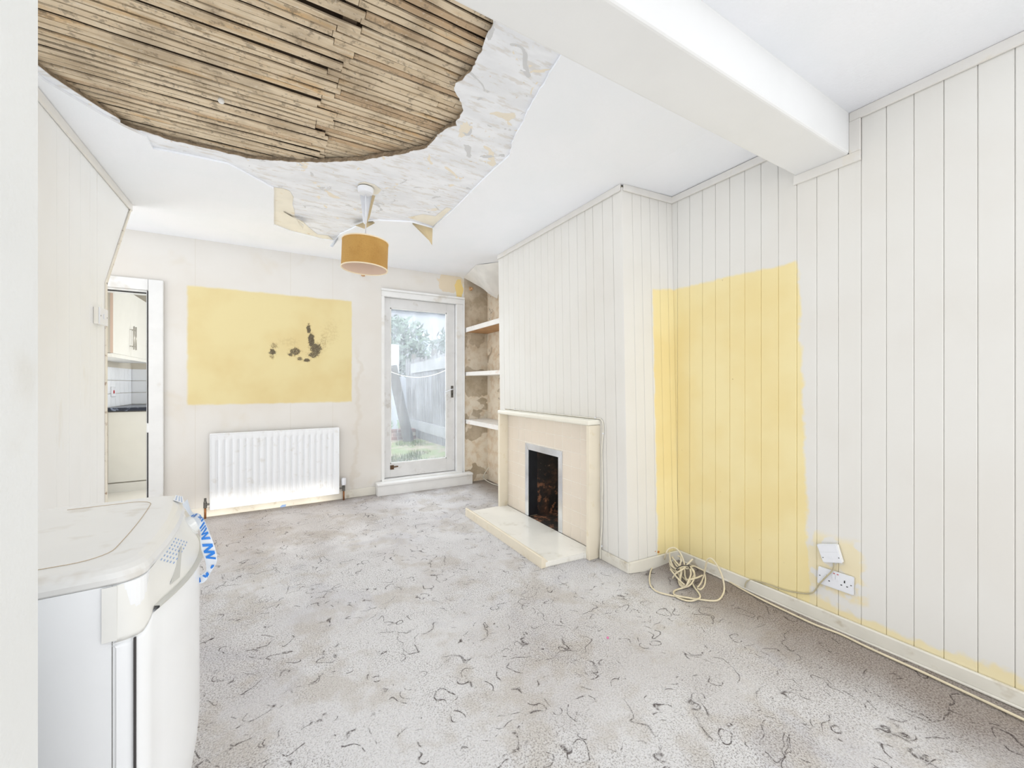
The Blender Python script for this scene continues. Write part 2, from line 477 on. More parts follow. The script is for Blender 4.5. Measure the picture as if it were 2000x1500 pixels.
def m_carpet():
    k = NT('sculpted_pile_carpet', .97); k.flat = True
    x, y, z = k.xyz()[0:3]
    flat = k.n('ShaderNodeCombineXYZ'); k.put(flat.inputs[0], x); k.put(flat.inputs[1], y)
    P = flat.outputs[0]
    pile = k.noise(165, 2, .7, vec=P)
    pile2 = k.noise(70, 3, .75, vec=P)
    base = k.mix(k.ss(k.noise(1.3, 4, .6, vec=P), .35, .68), srgb(238, 235, 234), srgb(222, 217, 215))
    base = k.mix(k.mul(k.ss(k.noise(3.3, 5, .65, vec=P), .48, .66), .42), base, srgb(200, 188, 172))
    base = k.mix(k.mul(k.ss(k.noise(2.4, 5, .6, vec=P, dist=.6), .56, .74), .30), base, srgb(200, 198, 206))
    # carved scrolls: broken rings round jittered cells at two sizes
    line = None
    wv = k.n('ShaderNodeTexNoise'); k.put(wv.inputs['Vector'], P); wv.inputs['Scale'].default_value = 6.0; wv.inputs['Detail'].default_value = 2
    sub = k.n('ShaderNodeVectorMath', operation='SCALE'); k.put(sub.inputs[0], wv.outputs[1]); sub.inputs[3].default_value = .30
    ad = k.n('ShaderNodeVectorMath', operation='ADD'); k.put(ad.inputs[0], P); k.put(ad.inputs[1], sub.outputs[0])
    jit = k.math('MULTIPLY', k.math('SUBTRACT', pile2, .5), .09)
    gate = k.noise(6.5, 3, .65, vec=P, dist=.3)
    for sc_, r0, w_, g0, g1 in ((4.8, .30, .021, .53, .58), (7.5, .26, .034, .47, .41), (3.2, .50, .014, .56, .61)):
        vo = k.n('ShaderNodeTexVoronoi', feature='F1', voronoi_dimensions='2D'); vo.inputs['Scale'].default_value = sc_
        k.put(vo.inputs['Vector'], ad.outputs[0])
        ring = k.math('ADD', k.math('ABSOLUTE', k.math('SUBTRACT', vo.outputs['Distance'], r0)), jit)
        l = k.mul(k.ss(ring, w_ * 1.0, w_ * .25), k.ss(gate, g0, g1))
        line = l if line is None else k.mx(line, l)
    line = k.mul(line, k.ss(pile2, .40, .54, .15, 1.0))
    patch = k.ss(k.noise(2.1, 3, .6, vec=P), .36, .62, .35, 1.0)
    c = k.mix(k.mul(k.ss(pile, .50, .68), .66, patch), base, srgb(124, 114, 110))
    c = k.mix(k.mul(k.ss(pile2, .54, .70), .34, patch), c, srgb(140, 128, 120))
    c = k.mix(k.mul(k.ss(pile, .44, .30), .45), c, srgb(246, 243, 242))
    # trodden-in dirt along the skirtings; right strip also holds the chimney breast's shade
    rightdirt_shade = k.ss(k.math('ADD', x, k.math('MULTIPLY', k.math('SUBTRACT', k.noise(4, 4, .6, vec=P), .5), .18)), 1.80, 2.16)
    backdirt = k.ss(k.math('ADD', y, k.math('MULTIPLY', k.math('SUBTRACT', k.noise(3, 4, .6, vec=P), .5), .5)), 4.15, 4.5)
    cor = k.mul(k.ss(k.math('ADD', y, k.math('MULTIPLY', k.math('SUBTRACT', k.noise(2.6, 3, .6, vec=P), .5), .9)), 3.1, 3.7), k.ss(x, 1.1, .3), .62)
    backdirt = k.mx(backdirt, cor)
    c = k.mix(k.mx(k.mul(rightdirt_shade, .84), k.mul(backdirt, .62)), c, k.mix(k.ss(pile, .35, .65), srgb(166, 152, 138), srgb(128, 114, 102)))
    c = k.mix(k.mul(line, .95), c, srgb(96, 84, 82))
    k.col(c)
    h = k.math('SUBTRACT', k.math('ADD', k.math('MULTIPLY', pile, .8), k.math('MULTIPLY', pile2, .9)), k.math('MULTIPLY', line, 1.0))
    k.bump(h, .75, .010)
    k.b.inputs['Specular IOR Level'].default_value = .1
    return k.m
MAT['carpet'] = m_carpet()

MAT['radiator'] = plain('radiator_enamel', srgb(244, 244, 244), .25, dirt=(srgb(198, 184, 158), 12, .25))
MAT['copper'] = plain('copper_pipe', srgb(176, 120, 78), .45, .7, var=.3, vscale=30)
MAT['chrome'] = plain('bright_metal_trim', srgb(240, 242, 246), .2, 1.0, var=.12, vscale=7)
MAT['dullmetal'] = plain('dull_grey_metal', srgb(120, 118, 114), .45, .8, var=.2, vscale=40)
MAT['darkmetal'] = plain('dark_steel', srgb(66, 68, 74), .4, .6, var=.2)
MAT['rust'] = plain('rusted_iron', srgb(112, 84, 60), .8, .2, var=.4, vscale=60)
MAT['brass'] = plain('brass', srgb(200, 160, 100), .4, .7, var=.15, vscale=30)
MAT['ivory'] = plain('ivory_plastic', srgb(244, 238, 226), .35)
MAT['plastic'] = plain('white_plastic', srgb(240, 240, 242), .35, var=.02)
MAT['cable'] = plain('cream_cable_sheath', srgb(236, 222, 190), .5, var=.1, vscale=25)
MAT['cable_white'] = plain('white_cable_sheath', srgb(238, 232, 216), .5, var=.08, vscale=25)
MAT['cable_grey'] = plain('dusty_grey_cable', srgb(196, 184, 152), .6, var=.15, vscale=25)
MAT['black'] = plain('black_plastic', (.012, .012, .013), .5)
MAT['red'] = plain('red_mark', srgb(196, 40, 48), .5)
MAT['grout'] = plain('pale_grout', srgb(246, 240, 228), .8)
MAT['tile'] = plain('cream_glazed_tile', srgb(236, 222, 204), .16, var=.04, vscale=3)
MAT['slab'] = plain('cream_hearth_slab', srgb(250, 246, 236), .25, var=.05, vscale=5, dirt=(srgb(206, 196, 176), 10, .4))
MAT['surround'] = plain('cream_surround_glaze', srgb(238, 226, 203), .25, var=.06, vscale=4, dirt=(srgb(214, 190, 140), 12, .3))
MAT['surround_top'] = plain('white_mantel_glaze', srgb(246, 240, 224), .25, var=.04, vscale=4)
def m_soot():
    k = NT('sooty_firebrick', .95)
    c = k.mix(k.ss(k.noise(7, 5, .65), .45, .72), srgb(44, 40, 38), srgb(92, 66, 52))
    z = k.xyz()[2]
    c = k.mix(k.mul(k.ss(k.noise(16, 6, .7), .52, .68), k.ss(z, .5, .12)), c, srgb(170, 116, 84))
    c = k.mix(k.mul(k.ss(k.noise(40, 5, .7), .66, .74), .5), c, srgb(190, 164, 132))
    k.col(c); k.bump(k.noise(30, 5), .5, .01)
    return k.m
MAT['soot'] = m_soot()
MAT['shelf_white'] = plain('white_shelf_edge_paint', srgb(246, 240, 232), .5, var=.05, dirt=(srgb(226, 190, 160), 14, .4))
MAT['shelf_brown'] = plain('bare_brown_shelf_wood', srgb(196, 148, 100), .7, var=.2, vscale=12)
MAT['peg'] = plain('orange_brown_wood', srgb(222, 176, 128), .5, var=.15, vscale=40)

def m_shade():
    k = NT('mustard_hessian', .9)
    co = k.objc()
    a = k.n('ShaderNodeTexWave', wave_type='BANDS', bands_direction='Z'); k.put(a.inputs[0], co); a.inputs['Scale'].default_value = 95; a.inputs['Distortion'].default_value = 2.5; a.inputs['Detail'].default_value = 3
    n = k.noise(5, 5, .6, vec=co)
    c = k.mix(k.ss(n, .35, .7), srgb(202, 156, 84), srgb(184, 136, 66))
    c = k.mix(k.math('MULTIPLY', a.outputs[1], .35), c, srgb(214, 176, 112))
    c = k.mix(k.mul(k.ss(k.noise(7, 4, .6, vec=co), .62, .74), .5), c, srgb(132, 98, 52))
    c = k.mix(k.mul(k.ss(k.noise(120, 3, .6, vec=co), .55, .7), .3), c, srgb(150, 108, 50))
    k.col(c); k.bump(k.noise(160, 3, vec=co), .5, .003)
    return k.m
MAT['shade'] = m_shade()
MAT['shade_in'] = plain('pinkish_shade_lining', srgb(230, 204, 184), .8)
MAT['shade_trim'] = plain('cream_shade_binding', srgb(250, 232, 200), .7)

MAT['appliance'] = plain('white_appliance_enamel', srgb(251, 251, 251), .25, var=.015)
MAT['appliance_lid'] = plain('dusty_white_lid', srgb(240, 238, 234), .3, var=.05, vscale=3, dirt=(srgb(190, 174, 150), 9, .35))
MAT['appliance_cream'] = plain('yellowed_white_plastic', srgb(243, 241, 235), .35, var=.03)
MAT['applgrey'] = plain('pale_grey_plastic', srgb(204, 202, 194), .4)
MAT['seam'] = plain('brown_grime_line', srgb(204, 184, 156), .8)
MAT['gap'] = plain('dark_gap', srgb(70, 66, 66), .8)
MAT['knob'] = plain('milky_plastic', srgb(240, 240, 238), .2)
def m_film():
    k = NT('white_plastic_tape', .3)
    k.col(srgb(240, 243, 247))
    return k.m
MAT['tape'] = m_film()
MAT['tapeblue'] = plain('blue_print', srgb(40, 120, 206), .35)
MAT['paleblue'] = plain('pale_blue_print', srgb(150, 178, 220), .4)

MAT['kcab'] = plain('cream_kitchen_laminate', srgb(246, 243, 234), .4, var=.02)
MAT['kedge'] = plain('bare_chipboard_edge', srgb(222, 196, 176), .7)
MAT['kside'] = plain('cabinet_side_beige', srgb(210, 202, 186), .6)
MAT['steel'] = plain('brushed_steel', srgb(196, 192, 184), .3, 1.0)
MAT['ktile'] = plain('white_wall_tile', srgb(248, 249, 250), .15)
MAT['kgrout'] = plain('kitchen_grout', srgb(214, 206, 190), .8)
def m_marble():
    k = NT('black_marble_laminate', .25)
    v = k.ss(k.noise(9, 6, .7, dist=1.5), .55, .62)
    k.col(k.mix(v, srgb(46, 52, 66), srgb(128, 138, 158)))
    return k.m
MAT['marble'] = m_marble()
def m_wtop():
    k = NT('worktop_pale_reflection', .08)  # white reflection put into the base colour; no object uses it
    v = k.ss(k.noise(9, 6, .7, dist=1.5), .55, .62)
    k.col(k.mix(v, srgb(226, 228, 232), srgb(196, 200, 206)))
    return k.m
MAT['wtop'] = m_wtop()

def m_fence(name, a, b):
    k = NT(name, .9)
    oi = k.n('ShaderNodeObjectInfo').outputs['Random']
    g = k.noise(14, 5, .6, stretch=(2, 2, .12))
    c = k.mix(k.ss(g, .3, .7), a, b)
    c = k.mix(k.math('MULTIPLY', oi, .45), c, tuple(q * .6 for q in b))
    k.col(c)
    return k.m
MAT['fence'] = m_fence('weathered_fence_wood', srgb(120, 118, 118), srgb(86, 84, 84))
MAT['fence_rail'] = m_fence('pale_fence_rail', srgb(138, 138, 138), srgb(116, 115, 113))
MAT['darkwood'] = m_fence('dark_weathered_plank', srgb(88, 85, 82), srgb(66, 62, 58))
def m_ground():
    k = NT('patchy_garden_ground', .95)
    g = k.ss(k.noise(2.2, 5, .65), .44, .56)
    c = k.mix(g, srgb(132, 122, 104), srgb(100, 112, 66))
    c = k.mix(k.mul(k.ss(k.noise(9, 5, .7), .55, .68), .7), c, srgb(112, 98, 78))
    k.col(c); k.bump(k.noise(18, 5), .6, .05)
    return k.m
MAT['ground'] = m_ground()
MAT['grass'] = plain('garden_grass_blades', srgb(92, 106, 58), .8, var=.3, vscale=6)
MAT['leaf'] = plain('bright_weed_leaf', srgb(112, 156, 66), .7, var=.3, vscale=20)
MAT['brick'] = plain('dull_red_brick', srgb(116, 84, 78), .9, var=.35, vscale=14)
MAT['mortar'] = plain('grey_mortar', srgb(176, 166, 152), .9)
MAT['render'] = plain('white_rendered_wall', srgb(150, 152, 156), .85, var=.06)
MAT['house'] = plain('pale_grey_house_wall', srgb(112, 114, 120), .9, var=.1, vscale=3)
MAT['roof'] = plain('slate_roof', srgb(92, 95, 104), .8, var=.2, vscale=5)
MAT['farwin'] = plain('far_window_glass', srgb(90, 98, 112), .15)
MAT['foliage'] = plain('dark_foliage', srgb(74, 88, 76), .9, var=.4, vscale=6)
def m_glass():
    k = NT('dirty_door_glass', .1)
    t = k.n('ShaderNodeBsdfTransparent'); t.inputs[0].default_value = (.95, .97, .98, 1)
    tr = k.n('ShaderNodeBsdfTranslucent'); tr.inputs[0].default_value = (.92, .95, 1, 1)
    gl = k.n('ShaderNodeBsdfGlossy'); gl.inputs['Roughness'].default_value = .02
    x, y, z = k.xyz()[0:3]
    dirt = k.ss(k.noise(2.2, 3, .6, stretch=(1.2, 1, .8)), .25, .75, .06, .16)
    spots = k.math('MULTIPLY', k.ss(k.noise(120, 4, .7), .60, .70), .10)
    streak = k.math('MULTIPLY', k.ss(k.noise(40, 4, .6, stretch=(1, 1, .05)), .5, .75), .06)
    f = k.math('ADD', k.math('ADD', dirt, spots), streak, clamp=True)
    m1 = k.n('ShaderNodeMixShader'); k.put(m1.inputs[0], f); k.t.links.new(t.outputs[0], m1.inputs[1]); k.t.links.new(tr.outputs[0], m1.inputs[2])
    m2 = k.n('ShaderNodeMixShader'); m2.inputs[0].default_value = .03; k.t.links.new(m1.outputs[0], m2.inputs[1]); k.t.links.new(gl.outputs[0], m2.inputs[2])
    k.t.links.new(m2.outputs[0], k.out.inputs[0])
    return k.m
MAT['glass'] = m_glass()

# ================================================================== STRUCTURE
# ---- floor
bm = B()
box(bm, -2.2, 2.6, YF, YB + .0, -.10, 0.0)
floor = struct('floor', bm, MAT['carpet'], 'pale grey patterned carpet with carved scroll lines, worn and dirty at the edges, with shade coloured in along the right wall')

def zf(x):
    t = max(0.0, min(1.0, (x - 1.98) / .27))
    return .045 * t * t * (3 - 2 * t)
bm = B()
xs_ = [1.98 + .285 * i / 10 for i in range(11)]
ys_ = [1.86, 1.7, 1.5, 1.2, .9, .6, .3, 0, -1, YF]
g_ = [[bm.verts.new((x, y, zf(x) + .0004 + (.004 * mnoise.noise(Vector((x * 6, y * 4, 1))) if 0 < i < 10 else 0))) for i, x in enumerate(xs_)] for y in ys_]
for j in range(len(ys_) - 1):
    for i in range(10): bm.faces.new((g_[j][i], g_[j][i + 1], g_[j + 1][i + 1], g_[j + 1][i]))
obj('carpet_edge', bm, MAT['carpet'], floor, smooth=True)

# ---- back wall with openings for kitchen door and garden door
KD_L, KD_R, KD_T = -1.72, onY(290, 700, YB).x, 1.978          # kitchen doorway
GD_L, GD_R = onY(745, 750, YB).x, onY(904, 750, YB).x          # garden door opening
GD_T = onY(820, 576, YB).z; GD_B = 0.10
bm = B()
WT = 0.16
box(bm, -2.2, KD_L, YB, YB + WT, 0, 2.6)
box(bm, KD_L, KD_R, YB, YB + WT, KD_T, 2.6)
box(bm, KD_R, GD_L, YB, YB + WT, 0, 2.6)
box(bm, GD_L, GD_R, YB, YB + WT, GD_T, 2.6)
box(bm, GD_L, GD_R, YB, YB + WT, 0, GD_B)
box(bm, GD_R, 2.6, YB, YB + WT, 0, 2.6)
wall_back = struct('wall_back', bm, MAT['backwall'], 'cream papered back wall with an unpainted yellow rectangle, black mould and damp stains')

# ---- right wall (backing) with tongue-and-groove boards
bm = B()
box(bm, XR + .012, XR + .16, YF, 3.50, 0, 2.6)
wall_right = struct('wall_right', bm, MAT['groove'], 'white painted tongue-and-groove right wall with a yellow unpainted area beside the chimney')
ug = [1310.9, 1323, 1346.6, 1371.6, 1397, 1425, 1454.3, 1486, 1519.7, 1555.8, 1594.8, 1637, 1681.6, 1730.7, 1784.6, 1843, 1909.4, 1982]
yg = [onX(u, 610, XR).y for u in ug]
yg[0] = 1.80
yg.append(yg[-1] - .108)
SK = .108
for i in range(len(yg) - 1):
    y0, y1 = yg[i] - .0004, yg[i + 1] + .0004
    bm = B()
    quadboard(bm, (XR, y0, SK - .004), (XR, y1, SK - .004), (XR, y0, 2.44), (XR, y1, 2.44), (-1, 0, 0), .012, .0028)
    obj('board', bm, MAT['boards'], wall_right)
bm = boxb(XR, XR + .012, YF, yg[-1] - .001, SK, 2.46)
obj('panel', bm, MAT['boards'], wall_right)
# alcove beyond the chimney
bm = boxb(XR, XR + .16, 3.50, YB, 0, 2.6)
wall_alcove = struct('wall_alcove', bm, MAT['alcove'], 'damp bare plaster side wall of the shelved alcove')

# ---- chimney breast, boards leaning slightly
SH = .024
FAR = 3.50
uc = [974, 983.6, 993.6, 1003.3, 1013, 1023.8, 1034.5, 1045.6, 1058, 1071, 1083.8, 1098, 1112.5, 1128.8, 1144.8, 1160, 1179, 1199, 1217.5]
def cface(u, v):
    p = onX(u, v, CHX); return p.y - SH * (p.z - 1.19)
yc = [cface(u, 583) for u in uc]
YN = yc[-1]                      # near corner at eye height
def near_pt(f, z):               # near side of the breast, f 0..1 from face to alcove wall
    return Vector((CHX + f * (XR - CHX), YN - .098 * f + SH * (z - 1.19), z))
# fireplace numbers
FS0, FS1, FSX, FST = 2.08, 3.372, 1.816, .945      # surround near/far Y, front X, top Z
FO0, FO1, FOT = 2.545, 2.977, .615                  # fire opening
bm = B()
ins = .013
def chcol(y0, y1, z0, z1):
    a = [Vector((CHX + ins, y + SH * (z - 1.19), z)) for y, z in ((y0, z0), (y1, z0), (y1, z1), (y0, z1))]
    prism(bm, a, (1, 0, 0), XR - CHX - ins)
chcol(YN + .012, FO0 - .02, 0, 2.5)
chcol(FO1 + .03, yc[0] - .002, 0, 2.5)
chcol(FO0 - .02, FO1 + .03, FOT + .02, 2.5)
wall_chimney = struct('wall_chimney', bm, MAT['groove'], 'chimney breast clad in white tongue-and-groove boards above a tiled fireplace')
for i in range(len(yc) - 1):
    y0, y1 = yc[i], yc[i + 1]
    ym = (y0 + y1) / 2
    zb = FST + .004 if (y1 - .04 > FS0 and ym < FS1 + .02) else .064
    if ym > FS1: zb = .0
    bm = B()
    c = lambda y, z: (CHX, y + SH * (z - 1.19), z)
    quadboard(bm, c(y0 - .0007, zb), c(y1 + .0007, zb), c(y0 - .0007, 2.45), c(y1 + .0007, 2.45), (-1, 0, 0), .012, .0028)
    obj('board', bm, MAT['boards'], wall_chimney)
fn = [0, .205, .375, .55, .725, .89, 1.0]
nn = Vector((-.098, -(XR - CHX), 0)).normalized()
for i in range(len(fn) - 1):
    bm = B()
    a, b = fn[i] + .0005, fn[i + 1] - .0005
    quadboard(bm, near_pt(a, .062), near_pt(b, .062), near_pt(a, 2.455), near_pt(b, 2.455), nn, .012, .0022)
    obj('board', bm, MAT['boards'], wall_chimney)
# firebox
bm = B()
fx0, fx1 = CHX - .005, XR + .05
def fb(y, z): return y + 0 * z
quads = [
    [(fx1, FO0 + .06, .03), (fx1, FO1 - .06, .03), (fx1 - .05, FO1 - .08, .75), (fx1 - .05, FO0 + .08, .75)],
    [(fx0, FO1 + .02, .03), (fx1, FO1 - .06, .03), (fx1 - .05, FO1 - .08, .75), (fx0, FO1 + .02, .75)],
    [(fx0, FO0 - .02, .03), (fx1, FO0 + .06, .03), (fx1 - .05, FO0 + .08, .75), (fx0, FO0 - .02, .75)],
    [(fx0, FO0 - .02, .03), (fx0, FO1 + .02, .03), (fx1, FO1 - .06, .03), (fx1, FO0 + .06, .03)],
    [(fx0, FO0 - .02, .66), (fx0, FO1 + .02, .66), (fx1 - .05, FO1 - .08, .75), (fx1 - .05, FO0 + .08, .75)]]
for q in quads: bm.faces.new([bm.verts.new(p) for p in q])
bmesh.ops.remove_doubles(bm, verts=bm.verts, dist=.0005)
obj('firebox', bm, MAT['soot'], wall_chimney)

# ---- left wall: stair boxing panelling with a slanted end
LT = .05
pt = onX(255, 400, XL)
L_TOPY, L_LOWY = pt.y, onX(204.5, 700, XL).y
L_KNEE = onX(205, 552, XL).z
bm = B()
prof = [(.55, 0), (L_LOWY, 0), (L_LOWY, L_KNEE), (L_TOPY, ZC), (.55, ZC)]
prism(bm, [Vector((XL - .012, y, z)) for y, z in prof], (-1, 0, 0), LT - .012)
wall_left = struct('wall_left', bm, MAT['groove'], 'pale panelled stair-side wall on the left with a slanting far end')
ul = [79, 111, 135.5, 157, 176, 190]
yl = [1.02] + [onX(u, 700, XL).y for u in ul[1:]] + [L_LOWY]
for i in range(len(yl) - 1):
    y0, y1 = yl[i] + .0008, yl[i + 1] - .0008
    last = i == len(yl) - 2
    bm = B()
    if not last:
        quadboard(bm, (XL, y1, 0), (XL, y0, 0), (XL, y1, ZC - .001), (XL, y0, ZC - .001), (1, 0, 0), .012, .0015)
    else:
        prism(bm, [Vector((XL, y, z)) for y, z in ((y0, 0), (y1, 0), (y1, L_KNEE), (L_TOPY - .004, ZC - .001), (y0, ZC - .001))], (-1, 0, 0), .012)
    obj('board', bm, MAT['leftboards'], wall_left)
# edge trim following the slanted end
bm = B()
ep = [(L_LOWY, 0), (L_LOWY, L_KNEE), (L_TOPY, ZC - .002)]
for (ya, za), (yb, zb) in zip(ep, ep[1:]):
    d = Vector((0, yb - ya, zb - za)).normalized(); nrm = Vector((0, d.z, -d.y))
    a, b = Vector((XL + .008, ya, za)), Vector((XL + .008, yb, zb))
    prism(bm, [a, b, b + nrm * .018, a + nrm * .018], (-1, 0, 0), LT + .016)
obj('edge_trim', bm, plain('chipped_cream_edge', srgb(240, 230, 212), .6, var=.05, dirt=(srgb(150, 112, 76), 26, .8)), wall_left)
# stair well closing walls behind it (out of sight beyond the panelling)
bm = boxb(-2.2, -2.1, -1.0, YB, 0, 2.6)
struct('wall_stairwell', bm, MAT['white_wall'], 'plain white wall of the stair well behind the panelling')

bm = B()
SW0, SW1, SWZ0, SWZ1 = 3.25, 4.15, .75, 2.05
box(bm, -2.1, -2.07, SW0, SW1, SWZ0, SWZ0 + .03); box(bm, -2.1, -2.07, SW0, SW1, SWZ1 - .03, SWZ1)
box(bm, -2.1, -2.07, SW0, SW0 + .03, SWZ0, SWZ1); box(bm, -2.1, -2.07, SW1 - .03, SW1, SWZ0, SWZ1)
struct('added_window_3', bm, MAT['paint'], 'added unseen window frame round the stair well fill lamp')
fill_lamp('stair_fill_lamp', (-2.065, (SW0 + SW1) / 2, (SWZ0 + SWZ1) / 2), (0, math.radians(-90), 0), SWZ1 - SWZ0, SW1 - SW0, 2.2, (.98, .985, 1.0))  # window and lamp added to brighten the back of the room

# ---- nib wall close to the camera at the left edge of the picture
nibx = -.277
bm = boxb(-2.1, nibx, .52, .797, 0, ZF + .02, bevel=.006)
struct('wall_nib', bm, MAT['nib_wall'], 'off-white papered end of the dividing wall at the left edge')

# ---- front room shell behind the camera: high transom light in the front wall, blind window added for fill
bm = B()
FWX0, FWX1, FWZ0, FWZ1 = .75, 1.90, 1.80, 2.22
box(bm, -2.2, FWX0, YF - .2, YF, 0, 2.6)
box(bm, FWX1, XR + .16, YF - .2, YF, 0, 2.6)
box(bm, FWX0, FWX1, YF - .2, YF, 0, FWZ0)
box(bm, FWX0, FWX1, YF - .2, YF, FWZ1, 2.6)
wall_front = struct('wall_front', bm, MAT['white_wall'], 'white front wall behind the camera with a high glazed light')
bm = B()
for xx in (FWX0 + .02, (FWX0 * 2 + FWX1) / 3, (FWX0 + 2 * FWX1) / 3, FWX1 - .02):
    box(bm, xx - .018, xx + .018, YF - .12, YF - .07, FWZ0, FWZ1)
for zz in (FWZ0 + .02, (FWZ0 + FWZ1) / 2, FWZ1 - .02):
    box(bm, FWX0, FWX1, YF - .12, YF - .07, zz - .018, zz + .018)
struct('window_1', bm, MAT['paint'], 'white glazing bars of the high front window')
XFL = -1.35
bm = boxb(XFL - .15, XFL, YF, .52, 0, 2.6)
struct('wall_frontleft', bm, MAT['white_wall'], 'white side wall of the front room')
BW0, BW1, BZ0, BZ1 = -1.2, 2.15, .25, 1.74
bm = boxb(BW0, BW1, YF + .001, YF + .02, BZ0, BZ1)
w2_ = struct('added_window_2', bm, MAT['paint'], 'added unseen front window with a white blind, backing the fill lamp')
bm = B()
for xx in (BW0, (BW0 + BW1) / 2, BW1): box(bm, xx - .025, xx + .025, YF + .001, YF + .04, BZ0, BZ1)
obj('frame', bm, MAT['paint'], w2_)
fill_lamp('front_fill_lamp', ((BW0 + BW1) / 2, YF + .06, (BZ0 + BZ1) / 2), (math.radians(90), 0, 0), BW1 - BW0, BZ1 - BZ0, 2.6, (1.0, .98, .95))  # lamp added in front of the blind for even fill
portal('portal_front', ((FWX0 + FWX1) / 2, YF - .15, (FWZ0 + FWZ1) / 2), (math.radians(90), 0, 0), FWX1 - FWX0, FWZ1 - FWZ0)

# ---- beam
bm = boxb(-2.1, XR + .012, BY0, BY1, BZ, 2.56, bevel=.012, seg=3)
struct('ceiling_beam', bm, MAT['beam'], 'cream painted downstand beam crossing the ceiling')

# ---- ceiling
def jag(pts, amp, step=.02, seed=0, freq=14):
    """densify a closed/open 2d polyline on the ceiling with broken-edge noise"""
    out = []
    for i in range(len(pts) - 1):
        a, b = Vector(pts[i]), Vector(pts[i + 1])
        n = max(1, int((b - a).length / step))
        d = (b - a)
        pr = Vector((-d.y, d.x)).normalized() if d.length > 1e-6 else Vector((0, 0))
        for k in range(n):
            p = a + d * (k / n)
            q = mnoise.noise(Vector((p.x * freq + seed, p.y * freq, seed))) + .6 * mnoise.noise(Vector((p.x * freq * 3.1, p.y * freq * 3.1, seed + 5)))
            out.append(p + pr * (q * amp if k else q * amp * .3))
    out.append(Vector(pts[-1]))
    return out
def cz(u, v, z=ZC): p = onZ(u, v, z); return (p.x, p.y)
# outer boundary of the peeled area (edge of the ceiling paper), traced on the ceiling plane
smooth_out = [cz(84, 157), cz(140, 190), cz(203, 227), cz(245, 249), cz(275, 263), cz(286, 268), cz(291, 277), cz(299, 291), cz(370, 305), cz(443, 320), cz(480, 339), cz(535, 369), cz(535, 405), cz(535, 440), cz(570, 453), cz(630, 468), cz(655, 471), cz(664, 458), cz(690, 446), cz(711, 434), cz(738, 431), cz(803, 434), cz(845, 446), cz(886, 410), cz(943, 352), cz(995, 304)]
rag_out = [cz(995, 304), cz(1003, 272), cz(1021, 240), cz(1035, 210), cz(1052, 180), cz(1065, 160), cz(1083, 130), cz(1095, 110)]
hole_out = [Vector(p) for p in ((XL + .02, BY1 - .05), (XL + .02, 2.20))] + jag(smooth_out, .0025, .03, 3, 9)[:-1] + jag(rag_out, .007, .014, 8, 16) + [Vector((1.02, BY1 - .05))]
pin = [cz(235, 248), cz(262, 257), cz(282, 262), cz(333, 279), cz(403, 295), cz(491, 315), cz(568, 321), cz(634, 322), cz(700, 319), cz(780, 307), cz(835, 293), cz(853, 268), cz(875, 255), cz(893, 251), cz(890, 242), cz(905, 222), cz(901, 205), cz(888, 183), cz(890, 169), cz(903, 163), cz(923, 141), cz(934, 114), cz(947, 84), cz(963, 47)]
hole_in = [Vector(p) for p in ((XL + .03, BY1 - .05), (XL + .03, 2.30))] + jag([cz(100, 155), cz(170, 200), cz(235, 240)], .004, .02, 21) + jag(pin, .009, .012, 31, 20) + [Vector((.72, BY1 - .05))]

def sheet(bm, outer, hole, z, thick):
    """flat sheet with a hole, with vertical edge round the hole"""
    lo = [Vector((p[0], p[1], 0)) for p in outer]; lh = [Vector((p[0], p[1], 0)) for p in hole]
    tris = tessellate_polygon([lo, lh])
    vs = [bm.verts.new((p.x, p.y, z)) for p in lo + lh]
    for t in tris:
        try: bm.faces.new([vs[i] for i in t])
        except ValueError: pass
    up = [bm.verts.new((p.x, p.y, z + thick)) for p in lh]
    n = len(lo); m = len(lh)
    for i in range(m):
        j = (i + 1) % m
        bm.faces.new((vs[n + i], vs[n + j], up[j], up[i]))
OUT = [(-2.2, BY1 - .12), (1.9, BY1 - .12), (1.9, YB), (-2.2, YB)]
bm = B()
sheet(bm, OUT, hole_out, ZC, .0118)
# alcove strip that dips towards the right wall
s = [bm.verts.new(p) for p in ((1.9, BY1 - .12, ZC), (XR + .02, BY1 - .12, ZC - .045), (XR + .02, YB, ZC - .045), (1.9, YB, ZC))]
bm.faces.new(s)
ceiling = struct('ceiling', bm, MAT['ceiling'], 'white papered ceiling with a large collapsed patch baring plaster and wooden laths')
bm = B()
sheet(bm, [(-2.2, BY1 - .12), (1.9, BY1 - .12), (1.9, YB), (-2.2, YB)], hole_in, ZC + .012, .003)
obj('plaster_layer', bm, MAT['plaster'], ceiling)
# broken rough edge of the plaster round the hole
bm = B()
ring0 = [Vector((p.x, p.y, ZC + .0105)) for p in hole_in]
rings = [[], [], [], []]
n = len(hole_in)
for i, p in enumerate(hole_in):
    a, b = hole_in[i - 1], hole_in[(i + 1) % n]
    d = (b - a); pr = Vector((-d.y, d.x)); pr = pr.normalized() if pr.length > 1e-6 else Vector((0, 0))
    for r_, (off, zz) in enumerate(((0.0005, .013), (.004, .022), (.010, .034), (.015, .048))):
        q = mnoise.noise(Vector((p.x * 40, p.y * 40, r_ * 3.0)))
        o2 = off + q * .006 * (r_ > 0)
        rings[r_].append(Vector((p.x + pr.x * o2, p.y + pr.y * o2, ZC + zz)))
loft(bm, rings, False, False)
obj('plaster_edge', bm, MAT['plaster_edge'], ceiling)
